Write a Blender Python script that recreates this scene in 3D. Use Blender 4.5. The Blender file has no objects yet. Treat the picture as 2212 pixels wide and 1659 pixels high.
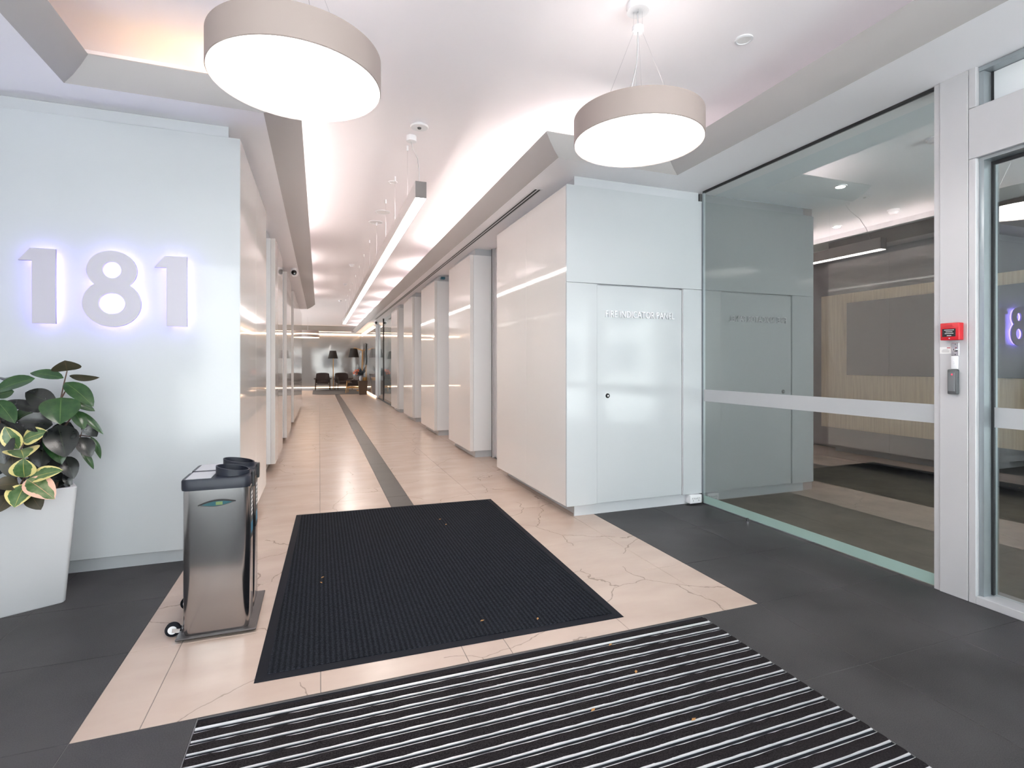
import bpy, bmesh, math, random
from mathutils import Vector, Matrix
random.seed(7)
SC = bpy.context.scene
COL = SC.collection

# ------------------------------------------------------------------ camera, world, exposure
cd = bpy.data.cameras.new('camera'); cam = bpy.data.objects.new('camera', cd); COL.objects.link(cam)
cd.sensor_width = 36.0; cd.lens = 1130.0/2212.0*36.0; cd.shift_y = -42.5/2212.0
cd.clip_start = 0.02; cd.clip_end = 300
cam.location = (0, 0, 1.35); cam.rotation_euler = (math.radians(90), 0, -math.radians(20.21))
SC.camera = cam
SC.view_settings.view_transform = 'Standard'; SC.view_settings.look = 'None'
SC.view_settings.gamma = 1.0; SC.view_settings.exposure = 1.97; SC.view_settings.use_curve_mapping = False
W = bpy.data.worlds.new('overcast_sky'); SC.world = W; W.use_nodes = True
bg = W.node_tree.nodes['Background']; bg.inputs[0].default_value = (0.80, 0.89, 1.0, 1); bg.inputs[1].default_value = 0.95
sd = bpy.data.lights.new('sun', 'SUN'); sun = bpy.data.objects.new('sun', sd); COL.objects.link(sun)
sd.energy = 13.5; sd.angle = math.radians(2); sd.color = (1.0, .97, .95)
sun.rotation_euler = (math.radians(-42), 0, 0)   # shines from behind the building onto the street
SC.cycles.max_bounces = 12; SC.cycles.diffuse_bounces = 8; SC.cycles.glossy_bounces = 4
SC.cycles.transparent_max_bounces = 12; SC.cycles.sample_clamp_indirect = 4.0; SC.cycles.caustics_reflective = False
SC.cycles.caustics_refractive = False
# lamp powers (emission strengths of the lamps and of the added ceiling strip)
E_ROUND = 4.0; E_UP = 1.6; E_LFILL = 0.7; E_LINEAR = 6.5; E_COVE = 12.5; E_WARM = 3.6; E_HALO = 2.6; E_FAR = 1.7

# ------------------------------------------------------------------ materials
def mat(name, col=(.8,.8,.8), rough=.5, metal=0.0, spec=.5, emit=None, es=0.0, coat=0.0):
    m = bpy.data.materials.new(name); m.use_nodes = True
    b = m.node_tree.nodes['Principled BSDF']
    b.inputs['Base Color'].default_value = (*col, 1); b.inputs['Roughness'].default_value = rough
    b.inputs['Metallic'].default_value = metal; b.inputs['Specular IOR Level'].default_value = spec
    b.inputs['Coat Weight'].default_value = coat; b.inputs['Coat Roughness'].default_value = .03
    if emit: b.inputs['Emission Color'].default_value = (*emit, 1); b.inputs['Emission Strength'].default_value = es
    return m
def nodes(m): return m.node_tree.nodes, m.node_tree.links, m.node_tree.nodes['Principled BSDF']
def grain(m, scale, c0, c1, detail=6, bump=0.0, rough=None, obj=True, stretch=(1,1,1)):
    n, l, b = nodes(m)
    tc = n.new('ShaderNodeTexCoord'); mp = n.new('ShaderNodeMapping'); mp.inputs['Scale'].default_value = stretch
    geo = n.new('ShaderNodeNewGeometry')
    l.new(geo.outputs['Position'] if not obj else tc.outputs['Object'], mp.inputs['Vector'])
    t = n.new('ShaderNodeTexNoise'); t.inputs['Scale'].default_value = scale; t.inputs['Detail'].default_value = detail
    t.inputs['Roughness'].default_value = .65
    l.new(mp.outputs[0], t.inputs['Vector'])
    r = n.new('ShaderNodeValToRGB'); r.color_ramp.elements[0].position = .3; r.color_ramp.elements[1].position = .7
    r.color_ramp.elements[0].color = (*c0, 1); r.color_ramp.elements[1].color = (*c1, 1)
    l.new(t.outputs['Fac'], r.inputs[0]); l.new(r.outputs[0], b.inputs['Base Color'])
    if bump:
        bp = n.new('ShaderNodeBump'); bp.inputs['Strength'].default_value = bump; bp.inputs['Distance'].default_value = .004
        l.new(t.outputs['Fac'], bp.inputs['Height']); l.new(bp.outputs[0], b.inputs['Normal'])
    return t, r, mp
def emis(name, col, s, base=(.9,.9,.9)):
    return mat(name, base, .4, emit=col, es=s)

M = {}
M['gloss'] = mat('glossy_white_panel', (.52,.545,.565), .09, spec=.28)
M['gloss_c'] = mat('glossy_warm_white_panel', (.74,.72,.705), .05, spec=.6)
M['kick'] = mat('satin_white_plinth', (.56,.575,.60), .3)
M['white'] = mat('white_paint', (.80,.79,.79), .6)
M['ceil'] = mat('ceiling_paint', (.93,.89,.91), .75)
M['soffit'] = mat('soffit_paint', (.95,.935,.96), .7)
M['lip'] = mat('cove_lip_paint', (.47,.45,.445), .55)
M['alu'] = mat('powder_coated_aluminium', (.57,.56,.575), .38, metal=0.15)
M['alu2'] = mat('anodised_reveal', (.36,.40,.42), .3, metal=.6)
M['gasket'] = mat('black_gasket', (.02,.02,.022), .6)
M['recess'] = mat('recess_lining', (.55,.54,.53), .45)
M['gloss_w'] = mat('glossy_bright_white_panel', (.80,.815,.83), .06, spec=.5)  # column fronts: white panel colour lightened to make up for little light
M['taupe'] = mat('glossy_taupe_panel', (.27,.255,.245), .05, spec=.6)
M['steel'] = mat('polished_steel', (.60,.60,.61), .13, metal=1.0)
grain_m = M['brush'] = mat('brushed_steel', (.40,.39,.39), .17, metal=1.0)
M['navy'] = mat('dark_navy_plastic', (.010,.013,.024), .45)
M['black'] = mat('black_plastic', (.02,.02,.022), .45)
M['rubber'] = mat('black_rubber_edge', (.008,.009,.014), .75, spec=.2)
M['chrome'] = mat('chrome', (.75,.75,.76), .12, metal=1.0)
M['rail'] = mat('aluminium_rail', (.72,.72,.74), .42, metal=.45)
M['red'] = mat('red_plastic', (.62,.015,.025), .35)
M['plastic'] = mat('white_plastic', (.82,.82,.84), .35)
M['grey'] = mat('grey_plastic', (.10,.105,.11), .5)
M['paper'] = mat('paper_label', (.82,.80,.80), .7)
M['ink'] = mat('grey_print', (.28,.27,.28), .7)
M['redink'] = mat('red_print', (.45,.05,.06), .7)
M['planter'] = mat('white_planter_glaze', (.60,.60,.62), .3)
M['soil'] = mat('potting_soil', (.02,.016,.012), .95)
M['stem'] = mat('plant_stem', (.09,.045,.03), .6)
M['lampshell'] = mat('lamp_shell_paint', (.37,.30,.275), .45)
M['darkshell'] = mat('linear_lamp_shell', (.62,.58,.56), .45)
M['disc'] = emis('round_lamp_diffuser', (1,.94,.89), E_ROUND)
M['uplight'] = emis('pendant_uplight', (1,.90,.84), E_UP)
M['luplight'] = emis('linear_uplight', (1,.92,.85), E_LFILL)  # glow added above the linear lamp to brighten the corridor ceiling
M['line'] = emis('linear_lamp_diffuser', (1,.94,.88), E_LINEAR)
M['cove'] = emis('cove_led', (1,.925,.86), E_COVE)
M['warm'] = emis('warm_cove_led', (1,.58,.20), E_WARM)
M['far'] = emis('warm_wall_led', (1,.66,.42), E_FAR)
M['halo'] = emis('violet_led', (.30,.22,1), E_HALO)
M['numface'] = mat('numeral_face', (.475,.46,.53), .4)
M['brownfab'] = mat('brown_fabric', (.035,.022,.018), .85)
M['oak'] = mat('oak_wood', (.52,.27,.07), .45)
M['darkwood'] = mat('dark_wood', (.06,.035,.02), .5)
M['shade'] = mat('black_lampshade', (.018,.014,.012), .8)
M['rug'] = mat('grey_rug', (.12,.11,.10), .95); grain(M['rug'], 60, (.10,.09,.085), (.15,.14,.13))
M['screen'] = mat('black_screen', (.015,.013,.012), .15)
M['bluefol'] = mat('blue_grey_foliage', (.11,.15,.18), .6)
M['orangeflower'] = mat('orange_flower', (.75,.18,.07), .6)
M['vase'] = mat('pale_vase', (.5,.5,.52), .2)
M['darkpaint'] = mat('dark_charcoal_paint', (.035,.032,.03), .6)
M['greypaint'] = mat('mid_grey_paint', (.12,.12,.122), .5)
M['band'] = mat('frosted_film', (.48,.49,.51), .55)
M['brownleaf'] = mat('dry_leaf', (.45,.22,.07), .8)
M['beige_grout'] = mat('beige_grout', (.2,.15,.12), .9)
M['dark_grout'] = mat('dark_grout', (.15,.14,.135), .9)
M['screenblue'] = emis('blue_display', (.10,.55,.85), .8)
M['pave'] = mat('street_paving', (.66,.66,.67), .9)
M['brick'] = mat('street_building', (.62,.62,.62), .8)
M['windowfar'] = mat('street_window', (.06,.08,.10), .15)
M['lens'] = mat('dark_lens', (.02,.015,.015), .1)
M['teal'] = mat('teal_sensor', (.02,.12,.18), .3)

# beige stone: soft clouds, thin wandering veins
def stone():
    m = mat('beige_limestone', (.64,.51,.43), .24, spec=.45)
    n, l, b = nodes(m)
    geo = n.new('ShaderNodeNewGeometry')
    t = n.new('ShaderNodeTexNoise'); t.inputs['Scale'].default_value = 2.2; t.inputs['Detail'].default_value = 8
    mp = n.new('ShaderNodeMapping'); mp.inputs['Scale'].default_value = (1,2.2,1)
    l.new(geo.outputs['Position'], mp.inputs['Vector']); l.new(mp.outputs[0], t.inputs['Vector'])
    r = n.new('ShaderNodeValToRGB'); e = r.color_ramp.elements
    e[0].position=.3; e[0].color=(.50,.385,.325,1); e[1].position=.72; e[1].color=(.57,.455,.39,1)
    l.new(t.outputs['Fac'], r.inputs[0])
    # veins
    nz = n.new('ShaderNodeTexNoise'); nz.inputs['Scale'].default_value = 2.6; nz.inputs['Detail'].default_value = 5
    l.new(geo.outputs['Position'], nz.inputs['Vector'])
    ad = n.new('ShaderNodeMixRGB'); ad.blend_type='LINEAR_LIGHT'; ad.inputs[0].default_value=.13
    l.new(geo.outputs['Position'], ad.inputs[1]); l.new(nz.outputs['Color'], ad.inputs[2])
    v = n.new('ShaderNodeTexVoronoi'); v.feature='DISTANCE_TO_EDGE'; v.inputs['Scale'].default_value=1.15
    l.new(ad.outputs[0], v.inputs['Vector'])
    lt = n.new('ShaderNodeMath'); lt.operation='LESS_THAN'; lt.inputs[1].default_value=.0030
    l.new(v.outputs['Distance'], lt.inputs[0])
    mk = n.new('ShaderNodeTexNoise'); mk.inputs['Scale'].default_value=1.7
    l.new(geo.outputs['Position'], mk.inputs['Vector'])
    gt = n.new('ShaderNodeMath'); gt.operation='GREATER_THAN'; gt.inputs[1].default_value=.46
    l.new(mk.outputs['Fac'], gt.inputs[0])
    mu = n.new('ShaderNodeMath'); mu.operation='MULTIPLY'; l.new(lt.outputs[0], mu.inputs[0]); l.new(gt.outputs[0], mu.inputs[1])
    mu2 = n.new('ShaderNodeMath'); mu2.operation='MULTIPLY'; mu2.inputs[1].default_value=.5; l.new(mu.outputs[0], mu2.inputs[0])
    mx = n.new('ShaderNodeMixRGB'); mx.inputs[2].default_value=(.16,.12,.095,1)
    l.new(mu2.outputs[0], mx.inputs[0]); l.new(r.outputs[0], mx.inputs[1]); l.new(mx.outputs[0], b.inputs['Base Color'])
    return m
M['stone'] = stone()
def basalt():
    m = mat('charcoal_basalt_tile', (.05,.049,.052), .5, spec=.4)
    n, l, b = nodes(m)
    geo = n.new('ShaderNodeNewGeometry')
    t = n.new('ShaderNodeTexNoise'); t.inputs['Scale'].default_value = 1.6; t.inputs['Detail'].default_value = 7
    l.new(geo.outputs['Position'], t.inputs['Vector'])
    s = n.new('ShaderNodeTexNoise'); s.inputs['Scale'].default_value = 240; s.inputs['Detail'].default_value = 2
    l.new(geo.outputs['Position'], s.inputs['Vector'])
    mm = n.new('ShaderNodeMath'); mm.operation='MULTIPLY_ADD'; mm.inputs[1].default_value=.7; 
    l.new(s.outputs['Fac'], mm.inputs[0]); l.new(t.outputs['Fac'], mm.inputs[2])
    r = n.new('ShaderNodeValToRGB'); e=r.color_ramp.elements
    e[0].position=.6; e[0].color=(.022,.0205,.0225,1); e[1].position=1.0; e[1].color=(.064,.060,.063,1)
    l.new(mm.outputs[0], r.inputs[0]); l.new(r.outputs[0], b.inputs['Base Color'])
    bp = n.new('ShaderNodeBump'); bp.inputs['Strength'].default_value=.15; bp.inputs['Distance'].default_value=.001
    l.new(s.outputs['Fac'], bp.inputs['Height']); l.new(bp.outputs[0], b.inputs['Normal'])
    return m
M['basalt'] = basalt()
M['stripdark'] = mat('dark_stone_strip', (.085,.075,.068), .35); grain(M['stripdark'], 3, (.045,.040,.037), (.065,.058,.053), obj=False)
def carpet(name, c0, c1, wave=True):
    m = mat(name, c0, .95, spec=.1)
    n, l, b = nodes(m)
    geo = n.new('ShaderNodeNewGeometry')
    s = n.new('ShaderNodeTexNoise'); s.inputs['Scale'].default_value = 190; s.inputs['Detail'].default_value = 3
    l.new(geo.outputs['Position'], s.inputs['Vector'])
    src = s.outputs['Fac']
    if wave:
        nz = n.new('ShaderNodeTexNoise'); nz.inputs['Scale'].default_value=45; l.new(geo.outputs['Position'], nz.inputs['Vector'])
        w = n.new('ShaderNodeTexWave'); w.bands_direction='Y'; w.inputs['Scale'].default_value=26; w.inputs['Distortion'].default_value=4.0
        w.inputs['Detail'].default_value=3; w.inputs['Detail Scale'].default_value=9
        l.new(geo.outputs['Position'], w.inputs['Vector'])
        w2 = n.new('ShaderNodeTexWave'); w2.bands_direction='X'; w2.inputs['Scale'].default_value=13; w2.inputs['Distortion'].default_value=2.5
        w2.inputs['Detail'].default_value=2; w2.inputs['Detail Scale'].default_value=12
        l.new(geo.outputs['Position'], w2.inputs['Vector'])
        a = n.new('ShaderNodeMath'); a.operation='MULTIPLY'; l.new(w.outputs['Fac'], a.inputs[0]); l.new(w2.outputs['Fac'], a.inputs[1])
        a2 = n.new('ShaderNodeMath'); a2.operation='MULTIPLY_ADD'; a2.inputs[1].default_value=.5
        l.new(a.outputs[0], a2.inputs[0])
        h = n.new('ShaderNodeMath'); h.operation='MULTIPLY'; h.inputs[1].default_value=.62; l.new(s.outputs['Fac'], h.inputs[0])
        l.new(h.outputs[0], a2.inputs[2]); src = a2.outputs[0]
    r = n.new('ShaderNodeValToRGB'); e=r.color_ramp.elements
    e[0].position=.3; e[0].color=(*c0,1); e[1].position=.75; e[1].color=(*c1,1)
    l.new(src, r.inputs[0]); l.new(r.outputs[0], b.inputs['Base Color'])
    bp = n.new('ShaderNodeBump'); bp.inputs['Strength'].default_value=.6; bp.inputs['Distance'].default_value=.004
    l.new(src, bp.inputs['Height']); l.new(bp.outputs[0], b.inputs['Normal'])
    return m
M['carpet'] = carpet('charcoal_ribbed_carpet', (.005,.006,.009), (.032,.036,.046))
M['pile'] = carpet('dark_wiper_pile', (.006,.005,.006), (.034,.029,.031), False)
def wood():
    m = mat('pale_wood_panelling', (.34,.25,.15), .5)
    grain(m, 3.0, (.36,.25,.145), (.52,.385,.235), 6, obj=False, stretch=(14,14,.6)); return m
M['wood'] = wood()
M['brownfloor'] = mat('worn_brown_concrete', (.2,.165,.125), .7); grain(M['brownfloor'], 2.5, (.155,.125,.092), (.25,.205,.155), 9, obj=False)
def glass(name, tint, refl, frost=False):
    m = bpy.data.materials.new(name); m.use_nodes = True; n=m.node_tree.nodes; l=m.node_tree.links
    n.remove(n['Principled BSDF'])
    tr=n.new('ShaderNodeBsdfTransparent'); tr.inputs[0].default_value=(*tint,1)
    gl=n.new('ShaderNodeBsdfGlossy'); gl.inputs['Roughness'].default_value=.0; gl.inputs[0].default_value=(.93,.96,.96,1)
    fr=n.new('ShaderNodeFresnel'); fr.inputs[0].default_value=1.5
    ge=n.new('ShaderNodeNewGeometry'); io=n.new('ShaderNodeMath'); io.operation='MULTIPLY_ADD'; io.inputs[1].default_value=1/1.5-1.5; io.inputs[2].default_value=1.5
    l.new(ge.outputs['Backfacing'], io.inputs[0]); l.new(io.outputs[0], fr.inputs[0])
    a=n.new('ShaderNodeMath'); a.operation='ADD'; a.use_clamp=True; a.inputs[1].default_value=refl; l.new(fr.outputs[0], a.inputs[0])
    fb=n.new('ShaderNodeMath'); fb.operation='MULTIPLY_ADD'; fb.inputs[1].default_value=-1; fb.inputs[2].default_value=1; l.new(ge.outputs['Backfacing'], fb.inputs[0])
    am=n.new('ShaderNodeMath'); am.operation='MULTIPLY'; l.new(a.outputs[0], am.inputs[0]); l.new(fb.outputs[0], am.inputs[1])
    mx=n.new('ShaderNodeMixShader'); l.new(am.outputs[0], mx.inputs[0]); l.new(tr.outputs[0], mx.inputs[1]); l.new(gl.outputs[0], mx.inputs[2])
    l.new(mx.outputs[0], n['Material Output'].inputs[0]); return m
M['glass'] = glass('tinted_reflective_glass', (.92,.945,.94), .19)
M['clear'] = glass('clear_glass', (.95,.98,.97), .0)
def film(name, col, fac):
    m = bpy.data.materials.new(name); m.use_nodes=True; n=m.node_tree.nodes; l=m.node_tree.links
    b=n['Principled BSDF']; b.inputs['Base Color'].default_value=(*col,1); b.inputs['Roughness'].default_value=.6
    tr=n.new('ShaderNodeBsdfTransparent'); mx=n.new('ShaderNodeMixShader'); mx.inputs[0].default_value=fac
    l.new(tr.outputs[0], mx.inputs[1]); l.new(b.outputs[0], mx.inputs[2]); l.new(mx.outputs[0], n['Material Output'].inputs[0]); return m
M['frost'] = film('frosted_strip', (.52,.53,.55), .8)
M['fanlight'] = film('frosted_white_fanlight', (.9,.92,.94), .85)  # white film colour stands in for bright daylight behind the pane
M['greenfrost'] = film('green_frosted_strip', (.42,.58,.53), .72)
def leafmat(name, c0, c1, rough=.22, mid=(.09,.16,.05), varieg=None):
    m = mat(name, c0, rough, spec=.5)
    n,l,b = nodes(m)
    uv = n.new('ShaderNodeUVMap'); sp = n.new('ShaderNodeSeparateXYZ'); l.new(uv.outputs[0], sp.inputs[0])
    # |v-.5|
    s = n.new('ShaderNodeMath'); s.operation='SUBTRACT'; s.inputs[1].default_value=.5; l.new(sp.outputs[1], s.inputs[0])
    a = n.new('ShaderNodeMath'); a.operation='ABSOLUTE'; l.new(s.outputs[0], a.inputs[0])
    tc = n.new('ShaderNodeTexCoord')
    nz = n.new('ShaderNodeTexNoise'); nz.inputs['Scale'].default_value=22; nz.inputs['Detail'].default_value=4
    l.new(tc.outputs['Object'], nz.inputs['Vector'])
    r = n.new('ShaderNodeValToRGB'); e=r.color_ramp.elements; e[0].color=(*c0,1); e[1].color=(*c1,1); e[0].position=.35; e[1].position=.65
    l.new(nz.outputs['Fac'], r.inputs[0]); out = r.outputs[0]
    if varieg:
        # cream margin with a wandering edge
        w = n.new('ShaderNodeMath'); w.operation='MULTIPLY_ADD'; w.inputs[1].default_value=.42; l.new(nz.outputs['Fac'], w.inputs[0]); l.new(a.outputs[0], w.inputs[2])
        g = n.new('ShaderNodeMath'); g.operation='GREATER_THAN'; g.inputs[1].default_value=.545; l.new(w.outputs[0], g.inputs[0])
        x = n.new('ShaderNodeMixRGB'); x.inputs[2].default_value=(*varieg,1); l.new(g.outputs[0], x.inputs[0]); l.new(out, x.inputs[1]); out=x.outputs[0]
    g2 = n.new('ShaderNodeMath'); g2.operation='LESS_THAN'; g2.inputs[1].default_value=.013; l.new(a.outputs[0], g2.inputs[0])
    x2 = n.new('ShaderNodeMixRGB'); x2.inputs[2].default_value=(*mid,1); l.new(g2.outputs[0], x2.inputs[0]); l.new(out, x2.inputs[1])
    l.new(x2.outputs[0], b.inputs['Base Color']); return m
M['leafG'] = leafmat('rubber_leaf_green', (.018,.055,.018), (.035,.085,.028))
M['leafB'] = leafmat('rubber_leaf_black', (.012,.014,.014), (.024,.026,.024), .25, (.03,.04,.025))
M['leafW'] = leafmat('rubber_leaf_bronze', (.035,.032,.018), (.06,.05,.03), .4, (.10,.07,.04))
M['leafV'] = leafmat('variegated_leaf', (.045,.11,.03), (.13,.20,.09), .3, (.45,.40,.12), (.70,.60,.25))
M['leafP'] = leafmat('variegated_pink_leaf', (.05,.12,.035), (.22,.26,.14), .3, (.55,.30,.2), (.78,.47,.36))

# ------------------------------------------------------------------ mesh helpers
class B:
    def __init__(s): s.v=[]; s.f=[]; s.uv=None
    def box(s, x0,x1,y0,y1,z0,z1):
        x0,x1=min(x0,x1),max(x0,x1); y0,y1=min(y0,y1),max(y0,y1); z0,z1=min(z0,z1),max(z0,z1)
        k=len(s.v); s.v+=[(x0,y0,z0),(x1,y0,z0),(x1,y1,z0),(x0,y1,z0),(x0,y0,z1),(x1,y0,z1),(x1,y1,z1),(x0,y1,z1)]
        s.f+=[tuple(k+i for i in q) for q in ((0,3,2,1),(4,5,6,7),(0,1,5,4),(1,2,6,5),(2,3,7,6),(3,0,4,7))]; return s
    def cbox(s, c, d): return s.box(c[0]-d[0]/2,c[0]+d[0]/2,c[1]-d[1]/2,c[1]+d[1]/2,c[2]-d[2]/2,c[2]+d[2]/2)
    def lathe(s, prof, n=32, c=(0,0,0), axis='Z', closed=False):
        k=len(s.v); m=len(prof)
        for i in range(n):
            a=2*math.pi*i/n; ca,sa=math.cos(a),math.sin(a)
            for r,z in prof:
                p={'Z':(r*ca,r*sa,z),'Y':(r*ca,z,r*sa),'X':(z,r*ca,r*sa)}[axis]
                s.v.append((c[0]+p[0],c[1]+p[1],c[2]+p[2]))
        for i in range(n):
            j=(i+1)%n
            for q in range(m if closed else m-1):
                q2=(q+1)%m
                f=(k+i*m+q,k+j*m+q,k+j*m+q2,k+i*m+q2)
                s.f.append(f if axis!='Y' else f[::-1])
        return s
    def disc(s, r, z, n=32, c=(0,0,0), axis='Z', up=True):
        k=len(s.v)
        for i in range(n):
            a=2*math.pi*i/n; ca,sa=math.cos(a),math.sin(a)
            p={'Z':(r*ca,r*sa,z),'Y':(r*ca,z,r*sa),'X':(z,r*ca,r*sa)}[axis]
            s.v.append((c[0]+p[0],c[1]+p[1],c[2]+p[2]))
        f=tuple(range(k,k+n)); s.f.append(f if up else f[::-1]); return s
    def cyl(s, r, z0, z1, n=24, c=(0,0,0), axis='Z', r1=None):
        return s.lathe([(0.0001,z0),(r,z0),(r1 if r1 is not None else r,z1),(0.0001,z1)], n, c, axis)
    def tube(s, pts, r, n=8, r1=None):
        pts=[Vector(p) for p in pts]; k=len(s.v); m=len(pts)
        up=Vector((0.13,0.21,1)).normalized()
        for i,p in enumerate(pts):
            t=(pts[min(i+1,m-1)]-pts[max(i-1,0)]).normalized()
            a=t.cross(up)
            if a.length<1e-3: a=t.cross(Vector((1,0,0)))
            a.normalize(); b=t.cross(a).normalized()
            rr=r if r1 is None else r+(r1-r)*i/max(m-1,1)
            for j in range(n):
                g=2*math.pi*j/n; s.v.append(tuple(p+a*(rr*math.cos(g))+b*(rr*math.sin(g))))
        for i in range(m-1):
            for j in range(n):
                j2=(j+1)%n; s.f.append((k+i*n+j,k+i*n+j2,k+(i+1)*n+j2,k+(i+1)*n+j))
        s.f.append(tuple(k+j for j in range(n))[::-1]); s.f.append(tuple(k+(m-1)*n+j for j in range(n))); return s
    def bar(s, p, q, w, h):
        """rectangular bar from p to q"""
        p=Vector(p);q=Vector(q);t=(q-p).normalized(); up=Vector((0,0,1))
        a=t.cross(up); a=(Vector((1,0,0)) if a.length<1e-3 else a.normalized()); b=a.cross(t).normalized()
        k=len(s.v)
        for e in (p,q):
            for sa,sb in ((-1,-1),(1,-1),(1,1),(-1,1)): s.v.append(tuple(e+a*(sa*w/2)+b*(sb*h/2)))
        s.f+=[tuple(k+i for i in f) for f in ((3,2,1,0),(4,5,6,7),(0,1,5,4),(1,2,6,5),(2,3,7,6),(3,0,4,7))]; return s
    def prism(s, pts, y0, y1):
        """polygon in xz extruded along y"""
        k=len(s.v); n=len(pts)
        for y in (y0,y1):
            for x,z in pts: s.v.append((x,y,z))
        s.f.append(tuple(range(k,k+n))); s.f.append(tuple(range(k+n,k+2*n))[::-1])
        for i in range(n):
            j=(i+1)%n; s.f.append((k+j,k+i,k+n+i,k+n+j))
        return s
    def grid(s, P):
        k=len(s.v); a=len(P); b=len(P[0])
        for row in P: s.v+= [tuple(p) for p in row]
        for i in range(a-1):
            for j in range(b-1): s.f.append((k+i*b+j,k+i*b+j+1,k+(i+1)*b+j+1,k+(i+1)*b+j))
        return s
def wpos(p):
    v=Vector((0,0,0))
    while p is not None: v+=p.location; p=p.parent
    return v
def link(name, me, material, parent=None, smooth=None):
    o=bpy.data.objects.new(name, me); COL.objects.link(o)
    if material is not None and not me.materials: me.materials.append(material)
    if smooth is not None:
        for p in me.polygons: p.use_smooth=True
        try: me.set_sharp_from_angle(angle=math.radians(smooth))
        except Exception: pass
    if parent: o.parent=parent
    return o
def mesh_of(b, bevel=0, seg=1, fix=True):
    me=bpy.data.meshes.new('m'); bm=bmesh.new()
    vs=[bm.verts.new(v) for v in b.v]
    for f in b.f:
        try: bm.faces.new([vs[i] for i in f])
        except ValueError: pass
    bmesh.ops.remove_doubles(bm, verts=bm.verts, dist=1e-5)
    if fix: bmesh.ops.recalc_face_normals(bm, faces=bm.faces)
    if bevel:
        ed=[e for e in bm.edges if len(e.link_faces)==2 and e.calc_face_angle(0)>.5]
        bmesh.ops.bevel(bm, geom=ed, offset=bevel, segments=seg, affect='EDGES', profile=.5)
    bm.to_mesh(me); bm.free(); return me
def add(name, b, material, parent=None, bevel=0, seg=1, smooth=None, base=False):
    """one mesh object; vertices given in world space; origin moved to its own centre (or base)"""
    me=mesh_of(b,bevel,seg)
    xs=[v.co for v in me.vertices]
    lo=Vector((min(v.x for v in xs),min(v.y for v in xs),min(v.z for v in xs))); hi=Vector((max(v.x for v in xs),max(v.y for v in xs),max(v.z for v in xs)))
    c=(lo+hi)/2
    if base: c.z=lo.z
    me.transform(Matrix.Translation(-c)); me.name=name
    o=link(name, me, material, parent, smooth if smooth is not None else (35 if bevel else None))
    o.location=c-(wpos(parent) if parent else Vector((0,0,0)))
    return o
def tag(o, label, cat, group=None):
    o['label']=label; o['category']=cat
    if group: o['group']=group
    return o
def thing(name, label, cat, loc=(0,0,0), group=None):
    o=bpy.data.objects.new(name, None); COL.objects.link(o); o.location=loc; o.empty_display_size=.1
    return tag(o,label,cat,group)
def struct(o, label=None):
    o['kind']='structure'
    if label: o['label']=label
    return o
def copy_tree(o, parent=None):
    c=o.copy(); COL.objects.link(c)
    if parent: c.parent=parent
    for ch in list(o.children): copy_tree(ch,c)
    return c
def hull_box(name,args,m,parent=None,bevel=0,**k): return add(name,B().box(*args),m,parent,bevel,**k)

# key dimensions
T=.627; YF=2.292; XL,XR=-.838,2.322
SOF=3.028; CEIL=3.40; PT=2.925; PB=.10
XG=3.49; XW=-1.95
YD=-1.6     # entrance line behind the camera
YFAR=29.6

# ------------------------------------------------------------------ floor
fl=struct(add('floor',B().box(XW-.3,7.2,YD,YFAR+.2,-.08,-.012).box(-6,XW,17.7,YFAR+.2,-.08,-.012).box(XW-.3,-.437,YD,2.28,-.012,-.0022).box(1.925,3.50,YD,2.28,-.012,-.0022).box(XW-.3,3.50,2.28,YFAR+.2,-.012,-.0022).box(-6,XW-.3,17.7,YFAR+.2,-.012,-.0022),M['dark_grout']),'floor bed under beige and charcoal tiles')
J=.0012
tile_cache={}
def tile(name,x0,x1,y0,y1,m,dz=0.0):
    w,d=round(x1-x0-2*J,4),round(y1-y0-2*J,4); key=(name,w,d)
    if key not in tile_cache:
        tile_cache[key]=mesh_of(B().box(-w/2,w/2,-d/2,d/2,-.010,0),.0012); tile_cache[key].name=name; tile_cache[key].materials.append(m)
    o=link(name,tile_cache[key],None,fl); o.location=Vector(((x0+x1)/2,(y0+y1)/2,dz))-fl.location; return o
xs=[XL,-.625,.005,.638,.849,1.481,2.110,XR]
ys=[YF+T*i for i in range(6)]
yy=ys[-1]
while yy<YFAR: yy+=1.864; ys.append(min(yy,YFAR))
for i in range(len(ys)-1):
    for j in range(len(xs)-1):
        if j==3 and ys[i]>3.9:
            tile('strip_stone',xs[j],xs[j+1],ys[i],ys[i+1],M['stripdark']); continue
        if ys[i]>=4.17 and j in (0,6):
            if ys[i]<20: continue
        tile('stone_tile',xs[j],xs[j+1],ys[i],ys[i+1],M['stone'],random.uniform(-.0003,0))
# beige strips that run under the wall plinths beside the corridor
for x0,x1 in ((-.838,-.625),(2.11,2.36)):
    for i in range(3,len(ys)-1):
        if ys[i]<20 and ys[i]>4.1: tile('stone_tile',x0,x1,ys[i],ys[i+1],M['stone'])
for i in range(2):   # wide beige floor of the lounge
    for k in range(7): tile('stone_tile',-.838-1.9*(i+1),-.838-1.9*i,17.7+1.7*k,17.7+1.7*(k+1),M['stone'])
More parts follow.
